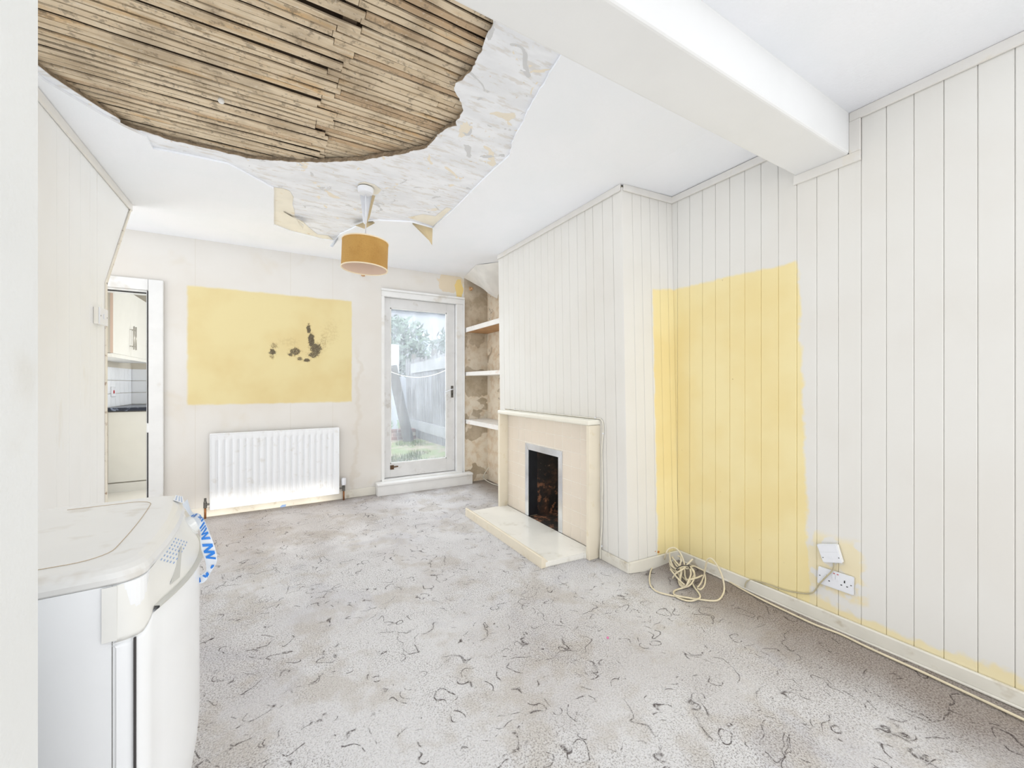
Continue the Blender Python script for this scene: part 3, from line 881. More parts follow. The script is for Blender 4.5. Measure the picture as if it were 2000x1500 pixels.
# laths
ZL = ZC + .050
lath_meshes = []
for v_ in range(8):
    bm = B()
    nseg = 10
    ringsl = []
    hw = .0138 + random.uniform(-.0016, .0012)
    for k in range(nseg + 1):
        x = k / nseg
        j = lambda: random.uniform(-.0014, .0014)
        ringsl.append([Vector((x, -hw + j(), j())), Vector((x, hw + j(), j())), Vector((x, hw + j(), .007)), Vector((x, -hw + j(), .007))])
    loft(bm, ringsl)
    bmesh.ops.recalc_face_normals(bm, faces=bm.faces)
    me = bpy.data.meshes.new('lath'); bm.to_mesh(me); bm.free()
    me.materials.append(MAT['lath'])
    lath_meshes.append(me)
def lath(x0, x1, y, dz, rot):
    o = bpy.data.objects.new('lath', random.choice(lath_meshes))
    o.location = (x0, y, ZL + dz); o.scale = (x1 - x0, random.uniform(.94, 1.06), 1); o.rotation_euler = (random.uniform(-.05, .05), random.uniform(-.004, .004), rot)
    o.parent = ceiling; COL.objects.link(o)
y = .98
while y < 2.98:
    j1 = .235 + random.choice((0, 0, .03, -.05, -.06, .02)) + .03 * (2.0 - y)
    lath(XL - .12, j1 - .0015, y, random.uniform(-.010, -.003), random.uniform(-.006, .005))
    if random.random() < .2:
        j2 = random.uniform(.55, .85)
        lath(j1 + .0015, j2 - .001, y + .003, random.uniform(0, .005), random.uniform(-.004, .004))
        lath(j2 + .001, 1.12, y + .002, random.uniform(0, .005), random.uniform(-.004, .004))
    else:
        lath(j1 + .0015, 1.12, y + .003, random.uniform(0, .005), random.uniform(-.004, .004))
    y += random.choice((.0345, .036, .036, .038, .040))
q = onZ(432, 197, ZL - .012)
bm = B(); lathe(bm, [(0, ZL - .022), (.010, ZL - .021), (.014, ZL - .014), (.011, ZL - .004), (0, ZL - .003)], q.x, q.y, 9)
obj('plaster_lump', bm, MAT['paint'], ceiling)
# void above the laths
bm = B()
for x0, x1, y0, y1 in ((-1.2, 1.3, .9, 3.1),):
    vs = [bm.verts.new(p) for p in ((x0, y0, ZL + .072), (x1, y0, ZL + .072), (x1, y1, ZL + .072), (x0, y1, ZL + .072))]
    bm.faces.new(vs)
    for a, b in ((0, 1), (1, 2), (2, 3), (3, 0)):
        p, q = vs[a].co, vs[b].co
        bm.faces.new([bm.verts.new(p), bm.verts.new(q), bm.verts.new((q.x, q.y, ZC + .016)), bm.verts.new((p.x, p.y, ZC + .016))])
obj('void_lining', bm, MAT['void'], ceiling)
bm = B()
for jx in (-.52, .235, .99):
    box(bm, jx - .024, jx + .024, .92, 3.08, ZL + .0085, ZL + .070)
obj('joists', bm, MAT['void'], ceiling)['kind'] = 'stuff'
# lining paper remnants and hanging flaps
def flat_poly(pts, z, name, m, th=.001):
    bm = B()
    prism(bm, [Vector((*cz(u, v), z)) for u, v in pts], (0, 0, 1), th)
    return obj(name, bm, m, ceiling)
flat_poly([(535, 369), (535, 440), (570, 453), (630, 469), (652, 471), (640, 462), (620, 460), (606, 449), (592, 436), (576, 428), (575, 414), (571, 402), (573, 388), (566, 376), (552, 371)], ZC + .0098, 'lining_paper', MAT['paper_back'])
flat_poly([(796, 427), (846, 444), (882, 410), (872, 408), (850, 425), (826, 421)], ZC + .0098, 'lining_paper', MAT['paper_back'])
flat_poly([(700, 361), (712, 358), (732, 364), (745, 374), (738, 382), (722, 384), (706, 380), (698, 372)], ZC + .0098, 'lining_paper', MAT['paper_back'])
def flap(hinge, tips, name='paper_flap', mats=None, nseg=6):
    """curled paper hanging from a hinge line (ceiling points) down to lower points"""
    bm = B()
    rings = []
    for s in range(nseg + 1):
        t = s / nseg
        rings.append([h.lerp(q, t) + Vector((0, 0, .012 * math.sin(math.pi * t) * (1 if k % 2 else .4))) for k, (h, q) in enumerate(zip(hinge, tips))])
    loft(bm, rings, False, False, closed=False)
    bmesh.ops.solidify(bm, geom=list(bm.faces), thickness=.0008)
    return obj(name, bm, mats or MAT['paper_buff'], ceiling)
H = lambda u, v: Vector((*cz(u, v), ZC - .0005))
def atY(u, v, Y): return onY(u, v, Y)
yh = H(820, 440).y
flap([H(803, 434.5), H(824, 440), H(845, 446)], [atY(806, 438, yh - .004), atY(838, 470, yh - .02), atY(844, 479, yh - .025)])
yh2 = H(715, 433).y
flap([H(692, 441), H(712, 433), H(738, 431)], [atY(695, 441, yh2 - .003), atY(712, 447, yh2 - .02), atY(737, 433, yh2 - .003)])
yh3 = H(659, 468).y
flap([H(652, 471), H(660, 464), H(664, 458)], [atY(644, 481, yh3 - .02), atY(650, 483, yh3 - .02), atY(664, 462, yh3 - .005)], mats=MAT['ceiling'])
yh4 = H(590, 428).y
flap([H(553, 414), H(575, 426), H(594, 438)], [atY(556, 416, yh4 - .01), atY(578, 428, yh4 - .02), atY(592, 449, yh4 - .02)], mats=MAT['paper_back'])
yh5 = H(713, 376).y
flap([H(703, 378), H(713, 376), H(727, 380)], [atY(709, 434, yh5 + .03), atY(712, 438, yh5 + .03), atY(716, 436, yh5 + .03)], mats=MAT['ceiling'])
flap([H(724, 380), H(728, 381), H(733, 382)], [atY(715, 436, yh5 + .035), atY(718, 433, yh5 + .035), atY(722, 425, yh5 + .035)])
# torn paper drooping over the alcove
bm = B()
A = onY(905, 540, YB - .01); A.z = ZC - .002
pts = [A, Vector((1.86, 3.95, ZC - .001)), Vector((2.06, 3.60, ZC - .02)), Vector((2.2, 3.6, 2.40)), onY(976, 572, 4.02), onY(971, 583, 4.1), onY(960, 577, 4.18), onY(938, 560, 4.34)]
vs = [bm.verts.new(p) for p in pts]
for t in ((0, 1, 7), (1, 6, 7), (1, 5, 6), (1, 2, 5), (2, 4, 5), (2, 3, 4)): bm.faces.new([vs[i] for i in t])
bmesh.ops.subdivide_edges(bm, edges=list(bm.edges), cuts=2, use_grid_fill=True)
for v in bm.verts: v.co.z += .006 * mnoise.noise(v.co * 14)
bmesh.ops.solidify(bm, geom=list(bm.faces), thickness=.002)
obj('torn_paper', bm, plain('stained_hanging_paper', srgb(238, 234, 226), .9, var=.1, vscale=6), ceiling)
# front room ceiling and closing slab above everything
bm = boxb(-2.2, XR + .16, YF, BY0 + .05, ZF, 2.6)
struct('ceiling_front', bm, MAT['ceiling'], 'plain white ceiling on the near side of the beam')
bm = boxb(-2.2, 2.6, .6, YB + .16, 2.6, 2.7)
struct('ceiling_slab', bm, MAT['void'], 'dark floor structure above the ceiling')

# ---- crown battens
def batten(name, a, b, n, h, t, m, drop=0):
    """rectangular batten from a to b (top edge), facing n"""
    a, b, n = Vector(a), Vector(b), Vector(n).normalized()
    bm = B()
    prism(bm, [a, b, b - Vector((0, 0, h)), a - Vector((0, 0, h))], n, t)
    bmesh.ops.bevel(bm, geom=list(bm.edges), offset=t * .25, segments=1, affect='EDGES')
    return bm
CH = .043
trims = [
    ('trim_1', (CHX, yc[0] + SH * 1.28, ZC), (CHX, YN + SH * 1.28 + .002, ZC), (-1, 0, 0), 'cream ceiling batten along the top of the chimney breast face'),
    ('trim_2', near_pt(0.03, ZC - .001), near_pt(1, ZC - .044), nn, 'cream ceiling batten round the near side of the chimney breast'),
    ('trim_3', (XR, 1.815, ZC - .044), (XR, BY1, ZC - .044), (-1, 0, 0), 'cream ceiling batten on the right wall beyond the beam'),
    ('trim_4', (XR, BY0, ZF), (XR, -.3, ZF), (-1, 0, 0), 'cream ceiling batten on the right wall before the beam'),
]
for nme, a, b, n_, lab in trims:
    struct(nme, batten(nme, a, b, n_, CH, .012, None), MAT['crown'], lab)
pa = onX(85, 193, XL); 
bm = batten('x', (XL, 1.02, ZC), (XL, L_TOPY, ZC), (1, 0, 0), .05, .012, None)
struct('trim_5', bm, MAT['crown'], 'cream ceiling batten along the top of the left panelling')
# batten under and beside the beam on the right wall
bm = boxb(XR - .012, XR, .775, BY1 + .004, BZ - .045, BZ, bevel=.002)
struct('trim_6', bm, MAT['crown'], 'cream batten beneath the beam where it meets the right wall')
bm = boxb(XR - .012, XR, .775, BY0, BZ, ZF - CH, bevel=.002)
struct('trim_7', bm, MAT['crown'], 'short upright batten beside the beam end on the right wall')

# ---- skirtings
def skirt(name, a, b, n_, h, t, lab, m=None):
    struct(name, batten(name, Vector(a) + Vector((0, 0, h)), Vector(b) + Vector((0, 0, h)), n_, h, t, None), m or MAT['skirt'], lab)
MAT['skirt'] = plain('grubby_cream_skirting', srgb(236, 230, 216), .45, var=.08, vscale=6, dirt=(srgb(176, 156, 120), 9, .55))
skirt('baseboard_right', (XR, 1.765, 0), (XR, YF, 0), (-1, 0, 0), SK, .016, 'grubby cream skirting along the right wall')
bm = B()
pts_ = [near_pt(0, 0), near_pt(1, 0) - Vector((.012, 0, 0)), near_pt(1, SK) - Vector((.012, 0, 0)), near_pt(0, .066)]
prism(bm, pts_, nn, .014)
bmesh.ops.bevel(bm, geom=list(bm.edges), offset=.003, segments=1, affect='EDGES')
struct('baseboard_chimney', bm, MAT['skirt'], 'cream skirting on the near side of the chimney breast')
skirt('baseboard_hearth', (CHX, FS0 - .002, 0), (CHX, YN - SH * 1.19 - .012, 0), (-1, 0, 0), .066, .013, 'short cream skirting between fireplace and chimney corner')
bzh = .085
skirt('baseboard_back', (KD_R + .105, YB, 0), (GD_L - .06, YB, 0), (0, -1, 0), bzh, .014, 'cream skirting along the back wall under the radiator')
# quarter-round bead at the foot of the right skirting
bm = B(); tube(bm, [(XR - .021, yy, .049 + .003 * math.sin(yy * 5)) for yy in [1.74 - i * .09 for i in range(24)]], .006, 6)
obj('bead', bm, MAT['skirt'], bpy.data.objects['baseboard_right'], smooth=True)

# ================================================================== DOORS
# ---- kitchen doorway
door_1 = thing('door_1', 'white architrave and lining of the open kitchen doorway', None, ((KD_L + KD_R) / 2, YB, 0), kind='structure')
aw = onY(320, 750, YB).x - KD_R
AT = .022
bm = boxb(KD_R + .002, KD_R + aw, YB - AT, YB, 0, KD_T + .095, bevel=.005); obj('architrave', bm, MAT['paint'], door_1)
bm = boxb(KD_L - .09, KD_R + .001, YB - AT, YB, KD_T + .002, KD_T + .095, bevel=.005); obj('architrave', bm, MAT['paint'], door_1)
bm = boxb(KD_L - .09, KD_L, YB - AT, YB, 0, KD_T, bevel=.005); obj('architrave', bm, MAT['paint'], door_1)
bm = boxb(KD_R - .012, KD_R, YB - .004, YB + WT + .02, 0, KD_T - .012); obj('lining', bm, MAT['paint'], door_1)
bm = boxb(KD_L, KD_R, YB - .004, YB + WT + .02, KD_T - .012, KD_T); obj('lining', bm, MAT['paint'], door_1)
bm = boxb(KD_R - .020, KD_R - .0125, YB + .03, YB + .045, .86, KD_T - .021); obj('draught_strip', bm, MAT['black'], door_1)
bm = boxb(KD_R - .020, KD_R - .0125, YB + .03, YB + .045, .0, .78); obj('draught_strip', bm, MAT['black'], door_1)
bm = boxb(KD_L, KD_R - .0125, YB + .03, YB + .045, KD_T - .020, KD_T - .0125); obj('draught_strip', bm, MAT['black'], door_1)
for z0_, z1_ in ((.86, KD_T - .004), (.0, .78)):
    bm = boxb(KD_R - .0045, KD_R + .0015, YB - .0235, YB - .006, z0_, z1_); obj('draught_strip', bm, MAT['gap'], door_1)
bm = boxb(KD_R - .019, KD_R - .0122, YB + .028, YB + .047, .80, .85); obj('latch_plate', bm, MAT['brass'], door_1)

# ---- garden door
door_2 = thing('door_2', 'worn white glazed garden door with dirty full-length glass', None, ((GD_L + GD_R) / 2, YB, GD_B), kind='structure')
DY = YB + .035
fw = .045
# frame: jambs, head
bm = boxb(GD_L, GD_L + .03, YB - .012, YB + .14, GD_B, GD_T - .0605); obj('frame_jamb', bm, MAT['paint'], door_2)
bm = boxb(GD_R - .085, GD_R - .001, YB - .012, YB + .14, GD_B, GD_T - .0605, bevel=.004); obj('frame_jamb', bm, MAT['paint'], door_2)
bm = boxb(GD_R - .0008, GD_R + .014, YB - .03, YB - .0005, GD_B, GD_T - .0005, bevel=.003); obj('edge_bead', bm, MAT['paint'], door_2)
bm = boxb(GD_L, GD_R - .001, YB - .016, YB + .14, GD_T - .06, GD_T, bevel=.003); obj('frame_head', bm, MAT['paint'], door_2)
bm = boxb(GD_L - .004, GD_R + .012, YB - .03, YB - .0005, GD_T, GD_T + .024, bevel=.004); obj('edge_bead', bm, MAT['paint'], door_2)
# leaf
lx0, lx1, lz0, lz1 = GD_L + .032, GD_R - .088, GD_B + .055, GD_T - .062
gx0, gx1 = onY(762, 750, DY + .01).x, onY(872, 750, DY + .01).x
gz1, gz0 = onY(815, 606, DY).z, onY(815, 901, DY).z
leaf_parts = (('stile', lx0, gx0, lz0, lz1), ('stile', gx1, lx1, lz0, lz1), ('rail', gx0, gx1, gz1, lz1), ('rail', gx0, gx1, lz0, gz0))
for nme, a, b, c, d in leaf_parts:
    obj(nme, boxb(a, b, DY, DY + .045, c, d, bevel=.003, seg=1), MAT['door_paint'], door_2)
bm = B()
t_ = .011
for a, b, c, d in ((gx0, gx0 + t_, gz0, gz1), (gx1 - t_, gx1, gz0, gz1), (gx0, gx1, gz0, gz0 + t_), (gx0, gx1, gz1 - t_, gz1)):
    box(bm, a, b, DY + .004, DY + .02, c, d)
obj('glazing_bead', bm, MAT['paint'], door_2)
bm = boxb(gx0, gx1, DY + .021, DY + .025, gz0, gz1); obj('glass_pane', bm, MAT['glass'], door_2)
hp = onY(883, 765, DY)
bm = boxb(hp.x - .016, hp.x + .016, DY - .003, DY, hp.z - .07, hp.z + .07, bevel=.001, seg=1); pl_ = obj('handle_plate', bm, MAT['dullmetal'], door_2)
bm = B(); tube(bm, [(hp.x, DY, hp.z + .03), (hp.x, DY - .03, hp.z + .03), (hp.x - .03, DY - .036, hp.z + .024), (hp.x - .10, DY - .034, hp.z - .006)], .006, 8); obj('lever', bm, MAT['plastic'], pl_, smooth=True)
bm = boxb(hp.x - .004, hp.x + .004, DY - .0045, DY - .0032, hp.z - .045, hp.z - .015); obj('keyhole', bm, MAT['black'], pl_)
bp = onY(771, 912, DY)
bm = boxb(bp.x - .05, bp.x - .01, DY - .008, DY, bp.z - .025, bp.z + .022, bevel=.002, seg=1); bl_ = obj('bolt', bm, MAT['rust'], door_2)
bm = B(); tube(bm, [(bp.x - .03, DY - .006, bp.z), (bp.x + .035, DY - .006, bp.z + .004)], .007, 8); obj('bolt_rod', bm, MAT['rust'], bl_)
bm = boxb(GD_L, GD_R - .02, YB - .035, YB + .12, GD_B, GD_B + .05, bevel=.006); obj('threshold', bm, MAT['paint'], door_2)
portal('portal_door', ((gx0 + gx1) / 2, DY + .06, (gz0 + gz1) / 2), (math.radians(-90), 0, 0), gx1 - gx0, gz1 - gz0)

# step box in front of the garden door
sl = onZ(733, 966, 0); sr = onZ(918, 940, 0)
step = thing('door_step', 'white painted boxed step with a rounded nosing below the garden door', 'step', ((sl.x + sr.x) / 2, YB - .09, 0))
SX0, SX1, SYF = sl.x, 2.03, YB - .115
obj('riser', boxb(SX0 + .006, SX1 - .006, SYF + .014, YB - .001, 0.0, GD_B + .002), MAT['paint'], step)
bm = boxb(SX0, SX1, SYF, YB - .002, GD_B + .002, GD_B + .034, bevel=.012, seg=3); obj('tread', bm, MAT['paint'], step)

# ================================================================== FIREPLACE
fp = thing('fireplace_surround', 'cream tiled fireplace surround with a white mantel and bright metal opening frame', 'fireplace', (FSX, (FS0 + FS1) / 2, 0))
wt = .032
bx_ = CHX + .012
obj('side_panel', boxb(FSX, bx_, FS0, FS0 + wt, 0, FST - .036, bevel=.005), MAT['surround'], fp)
obj('side_panel', boxb(FSX, bx_, FS1 - wt, FS1, 0, FST - .036, bevel=.005), MAT['surround'], fp)
obj('mantel', boxb(FSX - .008, CHX + .012, FS0 - .003, FS1 + .003, FST - .036, FST, bevel=.014, seg=4), MAT['surround_top'], fp)
# tiled back panel with opening
by0, by1 = FS0 + wt, FS1 - wt
tx = CHX - .004
bm = B()
for a, b, c, d in ((by0, FO0 - .012, .034, FST - .036), (FO1 + .012, by1, .034, FST - .036), (FO0 - .012, FO1 + .012, FOT + .012, FST - .036)):
    box(bm, tx - .0008, CHX + .012, a, b, c, d)
obj('backing', bm, MAT['grout'], fp)
TS = .1076
ty0 = FO1 + .056
cols = []
yy = ty0
while yy < by1: cols.append(yy); yy += TS
yy = ty0 - TS
while yy > by0 - TS: cols.append(yy); yy -= TS
cols.sort()
fo0, fo1, fot = FO0 - .05, FO1 + .05, FOT + .055
zrow = [.034 + i * TS for i in range(9)]
for y0 in cols:
    for z0 in zrow:
        a, b = max(y0, by0) + .0013, min(y0 + TS, by1) - .0013
        c, d = z0 + .0013, min(z0 + TS, FST - .037) - .0013
        if b - a < .008 or d - c < .008: continue
        # cut by the opening frame
        pieces = [(a, b, c, d)]
        if a < fo1 and b > fo0 and c < fot:
            pieces = []
            if a < fo0 - .004: pieces.append((a, fo0, c, d))
            if b > fo1 + .004: pieces.append((fo1, b, c, d))
            if d > fot + .004: pieces.append((max(a, fo0), min(b, fo1), fot, d))
        for (a2, b2, c2, d2) in pieces:
            if b2 - a2 < .006 or d2 - c2 < .006: continue
            bm = B()
            p = .0012
            loft(bm, [[Vector((tx + .003, a2, c2)), Vector((tx + .003, b2, c2)), Vector((tx + .003, b2, d2)), Vector((tx + .003, a2, d2))],
                      [Vector((tx - .001, a2, c2)), Vector((tx - .001, b2, c2)), Vector((tx - .001, b2, d2)), Vector((tx - .001, a2, d2))],
                      [Vector((tx - .002, a2 + p, c2 + p)), Vector((tx - .002, b2 - p, c2 + p)), Vector((tx - .002, b2 - p, d2 - p)), Vector((tx - .002, a2 + p, d2 - p))]], False, True)
            obj('tile', bm, MAT['tile'], fp)
# metal opening frame with mitred corners
mo0, mo1, mot = FO0 - .052, FO1 + .052, FOT + .057
mx_ = tx - .006
for pts in ([(mo0, .036), (FO0, .036), (FO0, FOT), (mo0, mot)], [(FO1, .036), (mo1, .036), (mo1, mot), (FO1, FOT)], [(mo0, mot), (FO0, FOT), (FO1, FOT), (mo1, mot)]):
    bm = B(); prism(bm, [Vector((mx_, a, b)) for a, b in pts], (1, 0, 0), .012)
    bmesh.ops.bevel(bm, geom=list(bm.edges), offset=.0025, segments=1, affect='EDGES')
    obj('frame_strip', bm, MAT['chrome'], fp)
obj('cheek_plate', boxb(mx_ + .006, CHX + .085, FO1 - .004, FO1 + .006, .036, FOT), MAT['darkmetal'], fp)
obj('cheek_plate', boxb(mx_ + .006, CHX + .085, FO0 - .006, FO0 + .004, .036, FOT), MAT['darkmetal'], fp)

# hearth
hf0 = onZ(911, 1007, 0); hn0 = onZ(1055, 1111.5, 0)
HX, HY1, HY0 = (hf0.x + hn0.x) / 2, hf0.y - .0, hn0.y
hearth = thing('hearth', 'low cream hearth slab with a raised chipped front kerb before the fireplace', 'hearth', (HX, (HY0 + HY1) / 2, 0))
bm = B()
sp = [(HX + .03, HY0), (FSX - .001, HY0 - .012), (FSX - .001, FS0 + wt + .001), (tx - .0065, FS0 + wt + .001), (tx - .0065, FS1 - wt - .001), (FSX - .001, FS1 - wt - .001), (FSX - .001, HY1), (HX + .03, HY1)]
prism(bm, [Vector((x, y, 0)) for x, y in sp], (0, 0, 1), .036)
bmesh.ops.bevel(bm, geom=list(bm.edges), offset=.003, segments=1, affect='EDGES')
obj('slab', bm, MAT['slab'], hearth)
bm = B()
prof = [(HX, 0), (HX, .066), (HX + .006, .072), (HX + .016, .071), (HX + .05, .0375), (HX + .05, 0)]
r0 = [Vector((x, HY0 + (0 if x < HX + .02 else .0), z)) for x, z in prof]
r1 = [Vector((x, HY1, z)) for x, z in prof]
loft(bm, [r0, r1])
obj('kerb', bm, MAT['surround'], hearth)

# cable clipped round the mantel
cab = thing('chimney_cable', 'thin cream cable clipped along the mantel and down beside the fireplace', 'cable', (CHX, FS0, .9))
cx_ = CHX - .006
cpts = [Vector((cx_, FS1 - .12, FST + .006)), Vector((cx_, 2.9, FST + .005)), Vector((cx_, 2.5, FST + .006)), Vector((cx_, FS0 + .03, FST + .006)), Vector((cx_, FS0 - .015, FST + .004)), Vector((cx_, FS0 - .036, FST - .03)), Vector((cx_, FS0 - .036, FST - .09)), Vector((cx_, FS0 - .024, FST - .2)), Vector((cx_, FS0 - .03, .55)), Vector((cx_ - .004, FS0 - .03, .40)), Vector((cx_, FS0 - .026, .25)), Vector((cx_ - .012, FS0 - .022, .07)), Vector((cx_ - .012, FS0 - .022, .004))]
bm = B(); tube(bm, catmull(cpts, 6), .0042, 8); obj('cable_run', bm, MAT['cable_white'], cab, smooth=True)
for (yy_, zz_) in ((FS1 - .16, FST + .010), (FS0 + .04, FST + .010), (FS0 - .036, FST - .09), (FS0 - .028, .40), (FS0 - .022, .09)):
    bm = boxb(cx_ - .007, cx_ + .004, yy_ - .005, yy_ + .005, zz_ - .005, zz_ + .005, bevel=.002, seg=1); obj('cable_clip', bm, MAT['plastic'], cab)

# ================================================================== ALCOVE SHELVES
def shelf(vl, th, label, m_top, brown=False, lowdrop=0):
    a = onY(908, vl, YB)
    x0 = a.x
    o = thing('alcove_shelf', label, 'shelf', (x0 + .15, 4.0, a.z), group='alcove shelves')
    obj('shelf_board', boxb(x0 + .012, XR - .001, 3.506, YB - .001, a.z - th, a.z, bevel=.001, seg=1), m_top, o)
    obj('front_lip', boxb(x0, x0 + .0115, 3.506, YB - .001, a.z - th - .002, a.z + .001, bevel=.001, seg=1), MAT['shelf_white'], o)
    return o
shelf(641, .050, 'top alcove shelf with a white edge and bare brown underside', MAT['shelf_brown'])
shelf(727, .042, 'middle white alcove shelf level with the garden door handle', MAT['shelf_white'])
shelf(819, .046, 'lowest pinkish-white alcove shelf beside the mantel', MAT['shelf_white'])
def peg(u, v, Y, label):
    p = onY(u, v, Y)
    o = thing('wall_peg', label, 'peg', (p.x, Y, p.z), group='wall pegs')
    bm = B()
    prof = [(.017, 0), (.017, .006), (.010, .010), (.009, .03), (.013, .036), (.014, .052), (.010, .058)]
    rings = [[Vector((p.x + r * math.cos(2 * math.pi * k / 14), Y - d, p.z + r * math.sin(2 * math.pi * k / 14) - .25 * d * 0)) for k in range(14)] for r, d in prof]
    loft(bm, rings); obj('peg_body', bm, MAT['peg'], o, smooth=True)
    bm = boxb(p.x - .02, p.x + .02, Y - .004, Y - .0005, p.z - .014, p.z + .03, bevel=.001, seg=1); obj('peg_plate', bm, MAT['peg'], o)
peg(709, 537, YB, 'small wooden peg on the back wall seen just under the lampshade')
peg(919, 565, YB, 'small wooden peg on the peeling wall above the top alcove shelf')
# loose cable end in the alcove
bm = B()
pts = [onY(961, 899, YB - .005), onY(955, 912, YB - .02), onY(946, 926, YB - .06), onZ(945, 934, .03), onZ(952, 940, .008), onZ(965, 946, .006), onZ(985, 950, .006)]
tube(bm, catmull(pts, 8), .005, 8)
tag(obj('alcove_cable', bm, MAT['cable_white'], smooth=True), 'short white cable drooping to the carpet under the alcove shelves', 'cable')

# ================================================================== RADIATOR
RY = YB - .075
rl = onY(410.6, 850, RY); rr_ = onY(662, 836, RY)
RX0, RX1, RZ0, RZ1 = rl.x, rr_.x, .08, .742
rad = thing('radiator', 'white single-panel radiator with vertical flutes under the yellow rectangle', 'radiator', ((RX0 + RX1) / 2, RY, RZ0))
bm = B()
nf = 19
xs = []; pitch = (RX1 - RX0 - .05) / nf
# fluted face: profile across X, flutes fade out near the top and bottom
def depth(x, z):
    t = ((x - RX0 - .025) / pitch)
    if t < 0 or t > nf: return 0
    f = t - math.floor(t)
    g = max(0, 1 - abs(f - .5) / .2)
    g = min(1, g * 1.6)
    e = min(1, max(0, (z - RZ0 - .04) / .02), 1) * min(1, max(0, (RZ1 - .045 - z) / .02))
    return g * e * .011
X_ = [RX0]
for i in range(nf):
    b0 = RX0 + .025 + i * pitch
    X_ += [b0 + pitch * q for q in (.05, .28, .36, .44, .56, .64, .72, .95)]
X_.append(RX1)
Z_ = [RZ0, RZ0 + .04, RZ0 + .048, RZ0 + .06, RZ0 + .3, RZ1 - .065, RZ1 - .053, RZ1 - .045, RZ1]
grid = [[bm.verts.new((x, RY + depth(x, z), z)) for x in X_] for z in Z_]
for i in range(len(Z_) - 1):
    for j in range(len(X_) - 1):
        bm.faces.new((grid[i][j], grid[i][j + 1], grid[i + 1][j + 1], grid[i + 1][j]))
obj('front_panel', bm, MAT['radiator'], rad, smooth=True)
bm = B()
box(bm, RX0 - .004, RX0 + .004, RY - .004, RY + .045, RZ0 - .004, RZ1 + .004, bevel=.003)
box(bm, RX1 - .004, RX1 + .004, RY - .004, RY + .045, RZ0 - .004, RZ1 + .004, bevel=.003)
box(bm, RX0, RX1, RY - .003, RY + .045, RZ1 - .002, RZ1 + .006, bevel=.003)
box(bm, RX0, RX1, RY - .003, RY + .045, RZ0 - .006, RZ0 + .002, bevel=.003)
obj('casing', bm, MAT['radiator'], rad)
obj('back_panel', boxb(RX0 + .01, RX1 - .01, RY + .03, RY + .042, RZ0, RZ1), MAT['radiator'], rad)
obj('bracket', boxb(RX0 + .15, RX0 + .18, RY + .042, YB - .0005, RZ0 + .05, RZ1 - .05), MAT['radiator'], rad)
obj('bracket', boxb(RX1 - .18, RX1 - .15, RY + .042, YB - .0005, RZ0 + .05, RZ1 - .05), MAT['radiator'], rad)
def valve(x, sgn, trv):
    zc = RZ0 + .045
    bm = B(); lathe(bm, [(.0, zc - .03), (.013, zc - .03), (.013, zc + .02), (.009, zc + .03), (.009, zc + .055), (0, zc + .056)], x, RY + .02, 14)
    v_ = obj('valve', bm, MAT['dullmetal'], rad, smooth=False)
    bm = B(); tube(bm, [(x, RY + .02, zc), (x - sgn * .04, RY + .02, zc)], .009, 10); obj('union', bm, MAT['dullmetal'], v_)
    if trv:
        bm = B(); lathe(bm, [(0, zc + .03), (.02, zc + .03), (.023, zc + .04), (.023, zc + .085), (.019, zc + .10), (0, zc + .101)], x, RY + .02, 16); obj('thermostat_head', bm, MAT['plastic'], v_, smooth=False)
    bm = B(); tube(bm, [(x, RY + .02, zc - .028), (x, RY + .02, 0.0)], .0085, 10); obj('pipe', bm, MAT['copper'], rad, smooth=True)
valve(RX0 - .038, -1, False)
valve(RX1 + .048, 1, True)

# ================================================================== PENDANT LAMP
lp = onZ(714, 369, ZC)
LX, LY = lp.x, lp.y
lamp = thing('pendant_lamp', 'pendant lamp with a mustard hessian drum shade and white ceiling rose', 'lamp', (LX, LY, ZC))
zt, zb = 2.125, 1.947
bm = B(); lathe(bm, [(0, ZC + .004), (.050, ZC + .004), (.050, ZC - .016), (.044, ZC - .030), (.030, ZC - .037), (.008, ZC - .039), (0, ZC - .039)], LX, LY, 28); obj('ceiling_rose', bm, MAT['plastic'], lamp, smooth=False)
bm = B(); tube(bm, [(LX, LY, ZC - .035), (LX + .002, LY, 2.30), (LX, LY, zt + .05)], .0034, 8); obj('flex', bm, MAT['plastic'], lamp, smooth=True)
bm = B(); lathe(bm, [(0, zt + .055), (.010, zt + .055), (.013, zt + .045), (.017, zt + .015), (.017, zt - .01), (.020, zt - .012), (.020, zt - .05), (0, zt - .05)], LX, LY, 20); obj('lamp_holder', bm, MAT['ivory'], lamp, smooth=False)
R_ = .1435
tilt = Matrix.Rotation(math.radians(2.0), 4, 'Y')
def tilted(bm):
    c = Vector((LX, LY, zt))
    for v in bm.verts: v.co = c + (tilt @ (v.co - c))
    return bm
bm = B(); lathe(bm, [(R_ - .0015, zb), (R_, zb), (R_, zt), (R_ - .0015, zt)], LX, LY, 56)
shade = obj('shade', tilted(bm), MAT['shade'], lamp, smooth=False, origin=(LX, LY, zb))
bm = B(); lathe(bm, [(R_ - .002, zb + .002), (R_ - .002, zt - .002)], LX, LY, 56); obj('lining', tilted(bm), MAT['shade_in'], shade, smooth=True)
for zz in (zb, zt):
    bm = B()
    ringp = [Vector((LX + R_ * math.cos(2 * math.pi * k / 56), LY + R_ * math.sin(2 * math.pi * k / 56), zz)) for k in range(57)]
    tube(bm, ringp, .0042, 8); obj('binding', tilted(bm), MAT['shade_trim'], shade, smooth=True)
bm = B()
for a in (0, 120, 240):
    ca, sa = math.cos(math.radians(a + 20)), math.sin(math.radians(a + 20))
    tube(bm, [(LX + .02 * ca, LY + .02 * sa, zt - .018), (LX + R_ * .97 * ca, LY + R_ * .97 * sa, zt - .006)], .002, 6)
obj('shade_ring', bm, MAT['plastic'], lamp)

